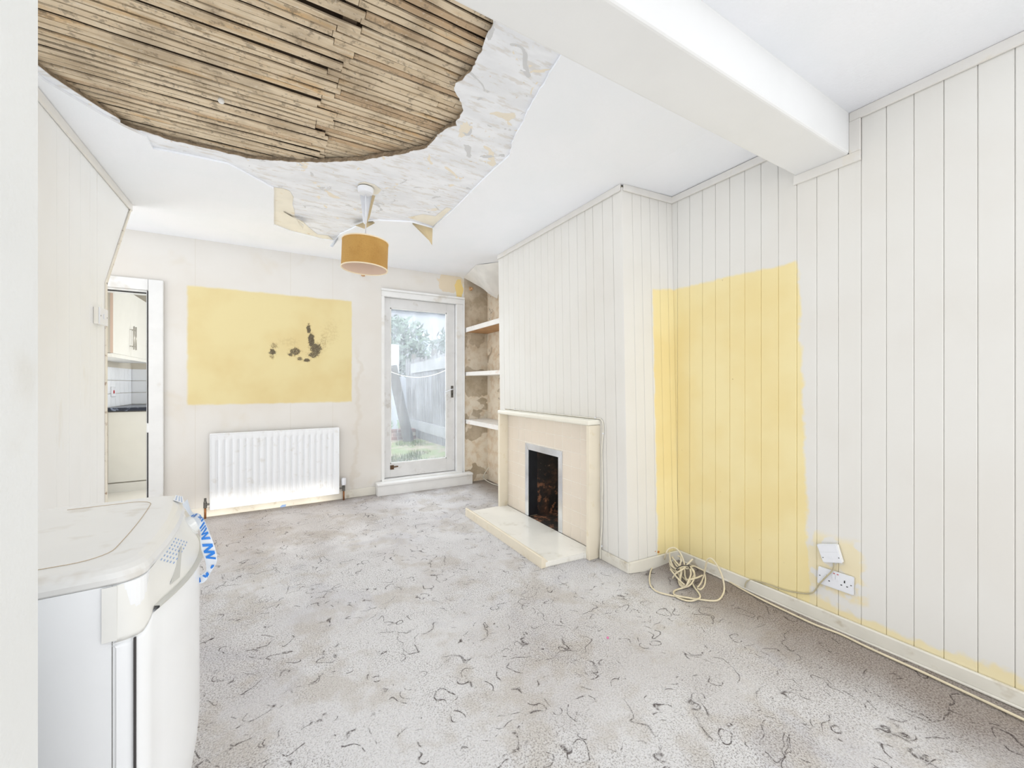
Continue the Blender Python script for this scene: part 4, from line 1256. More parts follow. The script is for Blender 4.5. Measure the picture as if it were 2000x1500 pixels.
# ================================================================== SOCKETS AND SWITCH
def plate_from_px(name, label, cat, px, X, th, n, m):
    pts = [onX(u, v, X) for u, v in px]
    c = sum(pts, Vector()) / 4
    o = thing(name, label, cat, c)
    return o, pts
XW = XR - .001
so, p = plate_from_px('power_socket', 'white double power socket low on the right wall with yellow paint round it', 'socket', [(1600, 1105), (1669.5, 1127), (1668, 1162), (1597.5, 1137)], XW, .01, None, None)
p = [Vector((XW, *q.yz)) for q in p]
ex = (p[1] - p[0]).normalized(); ez = (p[0] - p[3]).normalized()
def onpl(o3, a, b, d): return o3 + ex * a + ez * b + Vector((-d, 0, 0))
bm = B(); prism(bm, p, (-1, 0, 0), .011); bmesh.ops.bevel(bm, geom=list(bm.edges), offset=.0025, segments=2, affect='EDGES'); fp_ = obj('faceplate', bm, MAT['plastic'], so)
Wd = (p[1] - p[0]).length; Hd = (p[0] - p[3]).length
O3 = p[3]
def deco(name, a0, a1, b0, b1, m, par, d0=.011, d1=.0118, base=None):
    o3 = base or O3
    bm = B(); prism(bm, [onpl(o3, a0, b0, d0), onpl(o3, a1, b0, d0), onpl(o3, a1, b1, d0), onpl(o3, a0, b1, d0)], (-1, 0, 0), d1 - d0)
    return obj(name, bm, m, par)
for cx0 in (.27, .77):
    cxm = Wd * cx0
    deco('pin_hole', cxm - .0022, cxm + .0022, Hd * .52, Hd * .66, MAT['black'], fp_)
    deco('pin_hole', cxm - .014, cxm - .008, Hd * .33, Hd * .38, MAT['black'], fp_)
    deco('pin_hole', cxm + .008, cxm + .014, Hd * .33, Hd * .38, MAT['black'], fp_)
for a in (.43, .53):
    rk = deco('rocker_switch', Wd * a, Wd * a + .011, Hd * .55, Hd * .83, MAT['plastic'], fp_, .011, .0135)
    deco('red_mark', Wd * a + .002, Wd * a + .009, Hd * .86, Hd * .90, MAT['red'], fp_)
for a in (.07, .95):
    deco('screw', Wd * a - .0025, Wd * a + .0025, Hd * .48, Hd * .53, MAT['dullmetal'], fp_)

ts, p = plate_from_px('telephone_socket', 'tilted white telephone socket just above the power socket', 'socket', [(1597, 1062), (1636, 1062.5), (1647, 1099), (1610, 1097.5)], XW - .012, .01, None, None)
p = [Vector((XW, *q.yz)) for q in p]
ex = (p[1] - p[0]).normalized(); ez = (p[0] - p[3]).normalized()
bm = B(); prism(bm, p, (-1, 0, 0), .026); bmesh.ops.bevel(bm, geom=list(bm.edges), offset=.003, segments=2, affect='EDGES'); bx2 = obj('socket_box', bm, MAT['plastic'], ts)
Wd = (p[1] - p[0]).length; Hd = (p[0] - p[3]).length
for a in (.1, .88): deco('screw', Wd * a - .002, Wd * a + .002, Hd * .26, Hd * .31, MAT['dullmetal'], bx2, .026, .0268, p[3])
deco('jack_cover', Wd * .42, Wd * .58, Hd * .2, Hd * .36, MAT['plastic'], bx2, .026, .0275, p[3])
deco('join_line', Wd * .02, Wd * .96, Hd * .58, Hd * .585, MAT['applgrey'], bx2, .026, .0263, p[3])
PHB = (p[2] + p[3]) / 2
# phone cord
bm = B()
cord = [PHB + Vector((-.012, 0, .01)), onX(1627, 1112, XR - .018), onX(1612, 1128, XR - .022), onX(1600, 1141, XR - .020), onX(1592, 1153, XR - .008), onX(1585, 1158, XR - .008), onX(1570, 1159, XR - .006), onX(1535, 1153, XR - .006), onX(1500, 1141, XR - .006), onX(1470, 1133, XR - .008), onX(1461, 1134, XR - .020), onX(1456, 1140, XR - .024), onX(1455, 1147, XR - .024)]
tube(bm, catmull(cord, 6), .0032, 7)
tag(obj('telephone_cable', bm, MAT['cable_grey'], smooth=True), 'dusty thin telephone cord looping from the tilted socket to the skirting', 'cable')

# light switch on the stair panelling
p = [onX(u, v, XL + .001) for u, v in ((182.5, 600), (199, 604), (199, 635), (182.5, 633))]
sw = thing('light_switch', 'white light switch on the left panelling near its slanting end', 'switch', sum(p, Vector()) / 4)
ya, yb_ = p[0].y, p[1].y; za, zb_ = (p[2].z + p[3].z) / 2, (p[0].z + p[1].z) / 2
obj('pattress', boxb(XL + .0005, XL + .022, ya, yb_, za, zb_, bevel=.002), MAT['ivory'], sw)
obj('faceplate', boxb(XL + .022, XL + .028, ya, yb_, za, zb_, bevel=.002), MAT['plastic'], sw)
ym, zm = (ya + yb_) / 2, (za + zb_) / 2
obj('rocker', boxb(XL + .028, XL + .032, ym - .008, ym + .008, zm - .014, zm + .014, bevel=.001, seg=1), MAT['plastic'], sw)
for q in (-1, 1): obj('screw', boxb(XL + .028, XL + .0288, ym + q * (yb_ - ya) * .38 - .003, ym + q * (yb_ - ya) * .38 + .003, zm - .003, zm + .003), MAT['dullmetal'], sw)

# ================================================================== CABLES ON THE FLOOR
def zp(px, off=(1240, 1050), s=.095): return (off[0] + px[0] * s, off[1] + px[1] * s)
def path(lst):
    out = []
    for q in lst:
        u, v = zp(q[:2]); z = q[2] if len(q) > 2 else .006
        p = onZ(u, v, z); p = onZ(u, v, z + zf(p.x)); out.append(onZ(u, v, z + zf(p.x)))
    return out
coil = thing('cable_coil', 'tangled heap of cream cable on the carpet in the corner by the chimney', 'cable', onZ(1335, 1110, 0))
strands = [
    # big outer loop on the carpet, rising to an arch against the skirting
    [(365, 590, .01), (315, 720), (300, 880), (330, 1000), (450, 1110), (650, 1170), (850, 1210), (1050, 1245), (1300, 1270), (1550, 1300), (1720, 1280), (1820, 1150), (1835, 1000, .02), (1800, 820, .06), (1720, 620, .11), (1620, 470, .14), (1540, 425, .145), (1480, 480, .12), (1445, 650, .06), (1420, 780, .02), (1360, 930, .008), (1280, 1030)],
    [(1440, 760, .02), (1450, 880, .012), (1420, 1000), (1350, 1065), (1280, 1050)],
    # lower figure-of-eight loop
    [(1170, 920, .02), (1230, 1030, .012), (1320, 1150, .012), (1340, 1230, .010), (1270, 1265, .012), (1100, 1240, .014), (900, 1205, .016), (810, 1170, .012), (800, 1110), (870, 1070), (1000, 1030, .012), (1120, 985, .02), (1190, 900, .03), (1230, 790, .04), (1190, 680, .05), (1130, 600, .06)],
    [(1280, 1268, .02), (1180, 1300, .008), (1060, 1295, .008), (930, 1255, .008), (830, 1205, .008)],
    # bundle strands running from the corner towards the viewer
    [(610, 440, .05), (640, 330, .11), (690, 240, .14), (780, 205, .15), (870, 240, .14), (950, 350, .11), (1000, 470, .08), (1030, 590, .06), (1060, 640, .05), (1140, 620, .05)],
    [(710, 290, .12), (720, 420, .08), (770, 560, .05), (850, 680, .035), (920, 800, .03), (900, 880, .02), (930, 980, .015), (1000, 1020, .012)],
    [(760, 400, .08), (830, 480, .07), (920, 590, .06), (940, 700, .05), (930, 850, .03), (950, 960, .02), (1040, 1000, .02), (1100, 900, .04), (1150, 760, .05), (1140, 650, .06)],
    [(880, 380, .09), (940, 400, .09), (950, 480, .08), (930, 570, .06), (960, 700, .05), (930, 880, .02)],
    [(720, 520, .05), (740, 620, .03), (830, 700, .02), (950, 790, .02), (1060, 880, .02), (1180, 930, .02)],
    [(800, 480, .06), (880, 600, .05), (1010, 640, .05), (1030, 780, .035), (1070, 900, .03)],
    [(1120, 600, .05), (1220, 590, .035), (1330, 640, .02), (1420, 690, .012), (1430, 760, .012)],
    [(790, 390, .08), (720, 470, .06), (740, 560, .05), (850, 640, .045), (1040, 590, .06), (1180, 640, .055), (1220, 760, .04), (1130, 900, .03), (1040, 1010, .015)],
    [(730, 650, .05), (800, 740, .045), (900, 860, .04), (1020, 970, .035)],
    [(1040, 610, .07), (940, 680, .065), (850, 730, .05), (800, 800, .03), (780, 840, .012)],
    [(1390, 775, .03), (1290, 820, .035), (1190, 850, .04), (1060, 870, .04)],
    [(1190, 440, .10), (1120, 510, .085), (1060, 570, .07)],
]
for s_ in strands:
    bm = B(); tube(bm, catmull(path(s_), 6), .0048, 7)
    obj('strand', bm, MAT['cable'], coil, smooth=True)
bm = B(); tube(bm, catmull(path([(850, 670, .06), (880, 620, .075), (960, 580, .085), (1050, 570, .085), (1110, 590, .075), (1130, 620, .06)]), 6), .003, 6)
obj('tie', bm, MAT['gap'], coil, smooth=True)
# long cable lying along the right skirting
bm = B()
lst = [(1395, 1120), (1424, 1136), (1450, 1151), (1490, 1172), (1540, 1196), (1592, 1220), (1640, 1238), (1690, 1262), (1740, 1285), (1800, 1312), (1860, 1340), (1920, 1368), (1990, 1401), (2060, 1434)]
tube(bm, catmull([onZ(u, v, .006 + zf(onZ(u, v, .035).x)) for u, v in lst], 6), .0048, 8)
tag(obj('skirting_cable', bm, MAT['cable'], smooth=True), 'long cream cable lying on the carpet along the right skirting', 'cable')

# small litter on the carpet and wall
bm = B(); c = onZ(553, 990, 0); 
pts = [onY(547, 990, YB - .016), onY(551, 986, YB - .016), onY(559, 985, YB - .016), onY(557, 992, YB - .016), onY(550, 993, YB - .016)]
prism(bm, pts, (0, -1, 0), .001)
tag(obj('paint_flake', bm, MAT['paleblue']), 'small pale blue paint chip on the skirting under the radiator', 'paint chip')
bm = B(); q = onZ(1187, 1247, 0); lathe(bm, [(0, 0), (.005, .001), (.006, .004), (.003, .008), (0, .009)], q.x, q.y, 8)
tag(obj('pink_fluff', bm, plain('pink_fluff', srgb(226, 130, 170), .9)), 'tiny pink scrap on the middle of the carpet', 'scrap')

# ================================================================== WASHING MACHINE
AY0, AY1, AXB, AXF, ATOP = .985, 1.585, -.80, -.226, .855
wm = thing('washing_machine', 'dusty white washing machine at the left with a bowed front and printed tape on it', 'appliance', ((AXB + AXF) / 2, (AY0 + AY1) / 2, 0))
def outline(ins, bulge, r, z, n=18, nc=7):
    """plan outline: straight sides and back, rounded front corners, bowed front"""
    y0, y1, xf, xb = AY0 + ins, AY1 - ins, AXF - ins, AXB + ins
    pts = [Vector((xb, y1, z)), Vector((xb, y0, z))]
    pts.append(Vector((xf - r - .12, y0, z)))
    for k in range(nc + 1):
        a = -math.pi / 2 + (math.pi / 2) * k / nc
        pts.append(Vector((xf - r + r * math.cos(a), y0 + r + r * math.sin(a), z)))
    for k in range(1, n):
        t = k / n
        yy = y0 + r + t * (y1 - y0 - 2 * r)
        pts.append(Vector((xf + bulge * (1 - (2 * t - 1) ** 2), yy, z)))
    for k in range(nc + 1):
        a = (math.pi / 2) * k / nc
        pts.append(Vector((xf - r + r * math.cos(a), y1 - r + r * math.sin(a), z)))
    pts.append(Vector((xf - r - .12, y1, z)))
    return pts
# cabinet body
bm = B()
loft(bm, [outline(.022, .0, .02, .012), outline(.012, .012, .03, .06), outline(.006, .022, .035, .16), outline(.003, .028, .035, .32), outline(.003, .010, .035, .735), outline(.003, .0, .035, .8232)])
obj('cabinet', bm, MAT['appliance'], wm, smooth=False)
# bowed lower front panel standing proud of the cabinet, with its wavy top edge
def front_sheet(z_of, z0, off, bul, r, tmin=0, tmax=None):
    o0 = outline(0, bul, r, 0)
    idx = list(range(3, len(o0) - 1))
    return [o0[i] for i in idx]
fl = front_sheet(None, 0, 0, .050, .045)
ft = front_sheet(None, 0, 0, .014, .045)
nfl = len(fl)
def ztop_(i):
    t = i / (nfl - 1)
    e = min(t, 1 - t)
    return .716 + .03 * min(1, max(0, (e - .12) / .12))
def zinset(z):       # the panel curves under towards the plinth
    return 0.0 if z > .34 else .055 * ((.34 - z) / .30) ** 1.6
bm = B()
zs = [.05, .10, .16, .22, .28, .34, .45, .56, .64]
rings = []
for z in zs: rings.append([Vector((p.x + .004 - zinset(z), p.y, z)) for p in fl])
rings.append([Vector((p.x + .004, p.y, ztop_(i) - .008)) for i, p in enumerate(fl)])
rings.append([Vector((p.x + .001, p.y, ztop_(i) - .002)) for i, p in enumerate(fl)])
rings.append([Vector((p.x - .012, p.y, ztop_(i) - .002)) for i, p in enumerate(fl)])
loft(bm, rings, False, False, closed=False)
obj('front_panel', bm, MAT['appliance'], wm, smooth=True)
# control fascia: follows the front, leans back towards the lid
bm = B()
def fas_pt(i, f, off=0.0):      # f 0 at the foot of the fascia, 1 at the lid
    p, q = fl[i], ft[i]
    z0 = ztop_(i) + .012
    return Vector((p.x + .004 + (q.x - .004 - p.x - .004) * f ** .9 + off, p.y, z0 + (.8225 - z0) * f))
rings = [[Vector((p.x - .01, p.y, ztop_(i) + .003)) for i, p in enumerate(fl)],
         [Vector((p.x + .003, p.y, ztop_(i) + .003)) for i, p in enumerate(fl)]]
for f in (0, .25, .5, .75, 1): rings.append([fas_pt(i, f) for i in range(nfl)])
loft(bm, rings, False, False, closed=False)
fas = obj('control_fascia', bm, MAT['appliance_cream'], wm, smooth=True)
# ends of the fascia along the sides
for ys, nm in ((AY0, 1), (AY1, -1)):
    bm = boxb(AXF - .060, AXF - .040, ys - (.001 if nm > 0 else .0), ys + (.0 if nm > 0 else .001) + .0, .723, .822)
    obj('fascia_end', bm, MAT['appliance_cream'], fas)
# lid
bm = B()
loft(bm, [outline(.004, .012, .045, .8235), outline(.001, .016, .05, .827), outline(.0, .018, .052, .836), outline(.004, .017, .052, .845), outline(.012, .015, .05, .851), outline(.022, .013, .05, .8543), outline(.034, .01, .05, .8548)], True, True)
lid = obj('lid', bm, MAT['appliance_lid'], wm, smooth=False)
# grime line running round the lid inset
bm = B()
o1 = outline(.066, .004, .055, .8556)
tube(bm, [p for p in o1[1:]], .0007, 5)
obj('lid_seam', bm, MAT['seam'], lid)
# grip ledge under the fascia, its shading put into the pale grey
bm = B()
gl = [p for i, p in enumerate(fl) if 7 <= i <= nfl - 8]
rings = [[Vector((p.x + .003, p.y, .752)) for p in gl], [Vector((p.x + .013, p.y, .750)) for p in gl], [Vector((p.x + .013, p.y, .746)) for p in gl], [Vector((p.x + .003, p.y, .738)) for p in gl]]
loft(bm, rings, False, False, closed=False)
obj('grip_ledge', bm, MAT['applgrey'], fas, smooth=False)
# point on the sloping fascia at a given y and height fraction
def onfront(y, f, off):
    k = min(range(nfl - 1), key=lambda i: abs(fl[i].y - y))
    p0, p1 = fas_pt(max(k - 1, 0), f), fas_pt(min(k + 1, nfl - 1), f)
    t = (y - p0.y) / (p1.y - p0.y) if abs(p1.y - p0.y) > 1e-6 else 0
    q = p0.lerp(p1, t); q.y = y
    return q + Vector((.84, 0, .54)) * off
bm = B()
prism(bm, [onfront(1.085, .10, .003), onfront(1.12, .06, .003), onfront(1.215, .60, .003), onfront(1.22, .64, .003)], (.84, 0, .54), .002)
obj('drawer_grip', bm, MAT['applgrey'], fas)
# programme knob
kc = onfront(1.445, .40, .0)
kn = Vector((.84, 0, .54)).normalized(); ke = Vector((0, 1, 0)); kf = kn.cross(ke)
bm = B()
rings = [[kc + kn * d + (ke * math.cos(2 * math.pi * k / 24) + kf * math.sin(2 * math.pi * k / 24)) * r for k in range(24)] for r, d in ((.030, -.004), (.030, .004), (.025, .006), (.022, .026), (.018, .030), (.001, .031))]
loft(bm, rings); obj('programme_knob', bm, MAT['knob'], fas, smooth=False)
# printed symbols on the fascia
for rrow in range(5):
    for c_ in range(7):
        y_ = 1.10 + c_ * .022 + rrow * .010; f_ = .88 - rrow * .10
        bm = B(); prism(bm, [onfront(y_, f_, .0006), onfront(y_ + .009, f_, .0006), onfront(y_ + .009, f_ + .03, .0006), onfront(y_, f_ + .03, .0006)], (.84, 0, .54), .0004)
        obj('printed_mark', bm, MAT['paleblue'], fas)
# seams and gap on the near side
sxA = onY(190, 1300, AY0).x
obj('side_seam', boxb(sxA - .0005, sxA + .0005, AY0 + .0025, AY0 + .0045, .02, .8225), MAT['dullmetal'], wm)
gxA = onY(236, 1400, AY0).x
obj('panel_gap', boxb(gxA - .002, gxA + .0015, AY0 + .0015, AY0 + .006, .03, .718), MAT['gap'], wm)
for yy_ in (AY0 + .06, AY1 - .06):
    for xx_ in (AXB + .07, AXF - .09):
        bm = B(); lathe(bm, [(0, 0), (.018, 0), (.018, .006), (.009, .008), (.009, .014), (0, .014)], xx_, yy_, 12); obj('foot', bm, MAT['black'], wm)

wm.rotation_euler = (0, 0, math.radians(3.0))
# barcode label and tape
lb = [onZ(u, v, .8556) for u, v in ((338, 977), (343, 967), (357, 970), (360, 984))]
tp = thing('packing_tape', 'white plastic tape with blue lettering looped over the far front corner of the washing machine', 'tape', onY(395, 1060, 1.36))
YT = 1.33
L = [(356, 985), (372, 1009), (380, 1014), (388, 1030), (391.5, 1043), (391, 1055), (394, 1076), (400, 1092), (402.5, 1104), (402, 1115), (391, 1124), (377, 1131)]
Rr = [(366, 975), (375, 1000), (389, 1003), (398, 1014), (405, 1030), (411, 1045), (419, 1066), (424, 1088), (422, 1101), (414, 1114), (400, 1136), (378, 1143)]
sub = lambda a: catmull([Vector((x, y, 0)) for x, y in a], 6)
Ls, Rs = sub(L), sub(Rr)
def tapept(i, f, lift=0.0):
    a, b = Ls[i], Rs[i]
    u = a.x + (b.x - a.x) * f; v = a.y + (b.y - a.y) * f
    t = i / (len(Ls) - 1)
    Y = YT + .10 * max(0, .25 - t) / .25 - .03 * math.sin(math.pi * t) + .012 * math.sin(9 * t)
    p = onY(u, v, Y - lift)
    return p
bm = B()
loft(bm, [[tapept(i, f) for f in (0, .33, .67, 1)] for i in range(len(Ls))], False, False, closed=False)
bmesh.ops.solidify(bm, geom=list(bm.faces), thickness=.0006)
band = obj('tape_band', bm, MAT['tape'], tp, smooth=False)
def stroke(poly, wdt, name='blue_lettering', m=None):
    """poly: list of (t, f) along the tape"""
    bm = B()
    n = len(Ls) - 1
    def P(t, f):
        x = max(0, min(n - .001, t * n)); i = int(x); return tapept(i, f, .004).lerp(tapept(i + 1, f, .004), x - i)
    for (t0, f0), (t1, f1) in zip(poly, poly[1:]):
        k = 4
        a = [P(t0 + (t1 - t0) * j / k - wdt, f0 + (f1 - f0) * j / k) for j in range(k + 1)]
        b = [P(t0 + (t1 - t0) * j / k + wdt, f0 + (f1 - f0) * j / k) for j in range(k + 1)]
        for j in range(k):
            bm.faces.new([bm.verts.new(q) for q in (a[j], a[j + 1], b[j + 1], b[j])])
    obj(name, bm, m or MAT['tapeblue'], band)
zig = []
tt = .36
for q in range(11):
    zig.append((tt, .12 if q % 2 else .9)); tt += .029
stroke(zig[:5], .0115)
stroke(zig[5:], .0115)
stroke([(.30, .1), (.30, .9)], .011); stroke([(.335, .1), (.335, .9)], .008); stroke([(.30, .5), (.335, .5)], .008)
stroke([(.20, .55), (.245, .95)], .010); stroke([(.20, .95), (.235, .6)], .010); stroke([(.26, .6), (.265, .98)], .010)
stroke([(.14, .2), (.155, .9)], .012); stroke([(.10, .15), (.125, .7)], .010)
stroke([(.845, .30), (.865, .9)], .014); stroke([(.885, .2), (.875, .75)], .010); stroke([(.93, .2), (.945, .8)], .008); stroke([(.965, .25), (.955, .85)], .008)
# oval maker's badge on the tape
bm = B()
n_ = len(Ls) - 1
ov = []
for k in range(20):
    a = 2 * math.pi * k / 20
    t = .765 + .030 * math.cos(a); f = .70 + .20 * math.sin(a)
    x = t * n_; i = int(x); ov.append(tapept(i, f, .004).lerp(tapept(i + 1, f, .004), x - i))
bm.faces.new([bm.verts.new(q) for q in ov])
obj('blue_badge', bm, MAT['tapeblue'], band)
bm = B()
prism(bm, lb, (0, 0, 1), .0006)
lab = obj('paper_label', bm, MAT['tape'], tp)
for f in (.2, .5, .75):
    a = lb[0].lerp(lb[3], f); b = lb[1].lerp(lb[2], f); c = lb[0].lerp(lb[3], f + .08); d = lb[1].lerp(lb[2], f + .08)
    bm = B(); prism(bm, [q + Vector((0, 0, .0007)) for q in (a.lerp(b, .1), a.lerp(b, .9), c.lerp(d, .9), c.lerp(d, .1))], (0, 0, 1), .0004); obj('label_stripe', bm, MAT['paleblue'], lab)

# ================================================================== KITCHEN
KX0, KX1, KY1, KZ = -1.60, .55, 6.90, 2.45
bm = B()
box(bm, KX0 - .1, KX0, YB + WT, KY1, 0, KZ)
struct('wall_kitchenleft', bm, MAT['kgrout'], 'white left wall of the kitchen behind tiles and cupboards')
bm = boxb(KX0 - .1, KX1 + .1, KY1, KY1 + .1, 0, KZ); struct('wall_kitchenback', bm, MAT['kgrout'], 'white far wall of the kitchen')
bm = B()
kw0, kw1 = 5.0, 6.6
box(bm, KX1, KX1 + .1, YB + WT, kw0, 0, KZ); box(bm, KX1, KX1 + .1, kw1, KY1, 0, KZ)
box(bm, KX1, KX1 + .1, kw0, kw1, 0, .95); box(bm, KX1, KX1 + .1, kw0, kw1, 2.1, KZ)
struct('wall_kitchenright', bm, MAT['white_wall'], 'kitchen side wall with an unseen window opening added for the fill lamp')
fill_lamp('kitchen_fill_lamp', (KX1 - .01, (kw0 + kw1) / 2, 1.52), (0, math.radians(90), 0), 1.15, kw1 - kw0, .40, (1.0, .99, .97))  # lamp added to brighten the kitchen
bm = boxb(-2.2, KX1 + .1, YB + WT, KY1 + .1, KZ, KZ + .1); struct('ceiling_kitchen', bm, MAT['white_wall'], 'white kitchen ceiling')
bm = boxb(-2.2, KX1 + .1, YB + .0, KY1 + .1, -.1, 0.0); struct('floor_kitchen', bm, plain('cream_kitchen_floor', srgb(236, 230, 218), .5), 'cream kitchen floor')
# base unit, worktop
KB = 6.0; WZ = .93
bu = thing('base_cabinet', 'cream kitchen base cabinet below the black marbled worktop', 'cabinet', (-.8, KB, 0))
obj('carcass', boxb(KX0 + .001, -.2, KB + .02, KY1 - .001, .1, WZ - .042), MAT['kside'], bu)
obj('cabinet_door', boxb(KX0 + .02, -1.02, KB, KB + .0195, .112, WZ - .048, bevel=.002, seg=1), MAT['kcab'], bu)
obj('cabinet_door', boxb(-1.015, -.2, KB, KB + .0195, .112, WZ - .048, bevel=.002, seg=1), MAT['kcab'], bu)
obj('plinth', boxb(KX0 + .001, -.2, KB + .004, KB + .0195, 0, .0995), MAT['kcab'], bu)
obj_ = tag(obj('worktop', boxb(KX0 + .001, -.18, KB - .02, KY1 - .012, WZ - .04, WZ, bevel=.004), MAT['marble']), 'black marbled kitchen worktop seen through the doorway', 'worktop')
# wall cabinet with two doors on the left wall
uw = thing('wall_cabinet', 'cream two-door kitchen wall cabinet with long steel bar handles', 'cabinet', (KX0 + .15, 5.6, 1.47))
XD = -1.30
ya_ = onX(221, 690, XD).y; ybm = onX(255.6, 690, XD).y; yc_ = 6.45
ub, ut = 1.475, 2.135
obj('carcass', boxb(KX0 + .001, XD - .021, ya_ + .004, yc_, ub + .003, ut), MAT['kside'], uw)
d1 = obj('cabinet_door', boxb(XD - .020, XD, ya_, ybm - .003, ub, ut, bevel=.002, seg=1), MAT['kcab'], uw)
d2 = obj('cabinet_door', boxb(XD - .020, XD, ybm + .003, yc_, ub, ut, bevel=.002, seg=1), MAT['kcab'], uw)
obj('door_edge', boxb(XD - .020, XD - .0005, ya_ - .0015, ya_ - .0002, ub + .002, ut - .002), MAT['kedge'], d1)
def bar(d, y):
    bm = B(); tube(bm, [(XD + .032, y, ub + .07), (XD + .032, y, ub + .31)], .006, 10)
    for z in (ub + .105, ub + .275): tube(bm, [(XD, y, z), (XD + .032, y, z)], .0045, 8)
    obj('bar_handle', bm, MAT['steel'], d, smooth=True)
bar(d1, ybm - .035); bar(d2, ybm + .035)
obj('light_pelmet', boxb(KX0 + .001, XD - .004, ya_, yc_, ub - .035, ub - .001), MAT['kcab'], uw)
# splashback tiles
def tilewall(name, label, axis):
    t = thing(name, label, 'tiling', (KX0, KY1, WZ))
    ts = .15
    for r in range(3):
        z0 = WZ + .004 + r * ts; z1 = min(z0 + ts, 1.44) - .005
        for c in range(13 if axis == 'X' else 12):
            if axis == 'Y':
                y1 = KY1 - .008 - c * ts; y0 = y1 - ts + .005
                if y0 < 5.0: continue
                bm = boxb(KX0 + .0005, KX0 + .008, y0, y1, z0, z1, bevel=.001, seg=1)
            else:
                x0 = KX0 + .009 + c * ts; x1 = x0 + ts - .005
                if x1 > -.3: continue
                bm = boxb(x0, x1, KY1 - .008, KY1 - .0005, z0, z1, bevel=.001, seg=1)
            obj('tile', bm, MAT['ktile'], t)
    return t
tilewall('tiled_splashback', 'white square-tiled splashback on the left kitchen wall', 'Y')
tilewall('tiled_splashback', 'white square-tiled splashback on the far kitchen wall behind the worktop', 'X')
q = onX(220, 765, KX0 + .009)
ks = thing('cooker_switch', 'white kitchen switch with a red rocker on the tiled splashback', 'switch', q)
obj('faceplate', boxb(KX0 + .0085, KX0 + .02, q.y - .06, q.y + .06, q.z - .055, q.z + .055, bevel=.002, seg=1), MAT['plastic'], ks)
obj('red_rocker', boxb(KX0 + .02, KX0 + .024, q.y - .02, q.y + .01, q.z - .02, q.z + .015), MAT['red'], ks)

# ================================================================== GARDEN
bm = B()
N = 40
gx = [-6 + i * (18 / N) for i in range(N + 1)]; gy = [YB + .17 + j * (26 / N) for j in range(N + 1)]
g = [[bm.verts.new((x, y, -.02 + .05 * mnoise.noise(Vector((x * .9, y * .9, 2))))) for x in gx] for y in gy]
for j in range(N):
    for i in range(N):
        if gy[j] < KY1 + .2 and gx[i] < KX1 + .2: continue
        bm.faces.new((g[j][i], g[j][i + 1], g[j + 1][i + 1], g[j + 1][i]))
bmesh.ops.delete(bm, geom=[v for v in bm.verts if not v.link_faces], context='VERTS')
gr = obj('garden_ground', bm, MAT['ground'], smooth=True); tag(gr, 'patchy garden ground of soil and grass beyond the glass door', None, None, 'structure')
rnd = random.Random(3)
bm = B()
for _ in range(5000):
    x, y = rnd.uniform(1.1, 2.62), rnd.uniform(5.2, 8.62)
    if mnoise.noise(Vector((x * 1.3, y * 1.3, 4))) < -.05 or y > 8.3: continue
    h = rnd.uniform(.02, .06); a = rnd.uniform(0, 6.28); z = -.03
    d = Vector((math.cos(a), math.sin(a), 0)) * .006
    bm.faces.new([bm.verts.new(p) for p in (Vector((x, y, z)) - d, Vector((x, y, z)) + d, Vector((x + rnd.uniform(-.02, .02), y + rnd.uniform(-.02, .02), z + h + .03)))])
tag(obj('grass', bm, MAT['grass']), 'short patchy garden grass seen through the door glass', 'grass', kind='stuff')
# raised brick edging
be = thing('brick_edging', 'low dull brick edging wall at the left of the garden', 'wall', (1.9, 8.6, 0))
bx0, bx1, bY = 1.35, 2.64, 8.7
obj('mortar_core', boxb(bx0, bx1, bY + .01, bY + .2, -.05, .20), MAT['mortar'], be)
for r in range(3):
    x = bx0 + (.11 if r % 2 else 0)
    while x < bx1 - .1:
        obj('brick', boxb(x + .005, min(x + .215, bx1), bY, bY + .205, -.01 + r * .075, .06 + r * .075, bevel=.004, seg=1), MAT['brick'], be)
        x += .225
# right-hand boundary fence, leaning boards with two wide rails
FX = 2.72
fe = thing('garden_fence', 'weathered grey board fence with two wide pale rails along the garden', 'fence', (FX, 7.5, 0))
y = 5.2
k_ = 0
while y < 9.6:
    wd = rnd.uniform(.09, .13)
    lean = .10 + .03 * math.sin(k_ * .7)
    bm = B()
    h = 1.75 + rnd.uniform(-.05, .05)
    prism(bm, [Vector((FX + .03, y, -.05)), Vector((FX + .03, y + wd - .012, -.05)), Vector((FX + .03, y + wd - .012 + lean * h, h)), Vector((FX + .03, y + lean * h, h))], (1, 0, 0), .018)
    obj('fence_board', bm, MAT['fence'], fe)
    y += wd; k_ += 1
for (va, vb, th) in ((690, 715, .22), (838, 812, .20)):
    a = onX(880, va, FX - .02); b = onX(775, vb, FX - .02)
    a0 = Vector((FX - .02, 5.3, a.z)); 
    bm = B(); prism(bm, [Vector((FX - .02, 5.3, a.z)), Vector((FX - .02, 9.3, b.z)), Vector((FX - .02, 9.3, b.z - th)), Vector((FX - .02, 5.3, a.z - th))], (1, 0, 0), .045)
    obj('fence_rail', bm, MAT['fence_rail'], fe)
for yy_ in (6.2, 8.0, 9.45):
    obj('fence_post', boxb(FX + .05, FX + .14, yy_ - .05, yy_ + .05, -.05, 1.9), MAT['darkwood'], fe)
# dark leaning plank
bm = B()
a = onY(763, 715, 8.4); b = onY(797, 835, 8.4)
prism(bm, [onY(757, 715, 8.4), onY(775, 712, 8.4), onY(809, 862, 8.4), onY(789, 864, 8.4)], (0, 1, 0), .05)
tag(obj('leaning_plank', bm, MAT['darkwood']), 'dark wooden plank leaning at a slant in the garden', 'plank')
# white rendered wall at the left end of the garden
bm = boxb(1.2, 2.72, 10.4, 10.6, -.1, 2.2); tag(obj('garden_wall', bm, MAT['render']), 'white rendered garden wall beyond the leaning plank', 'wall')
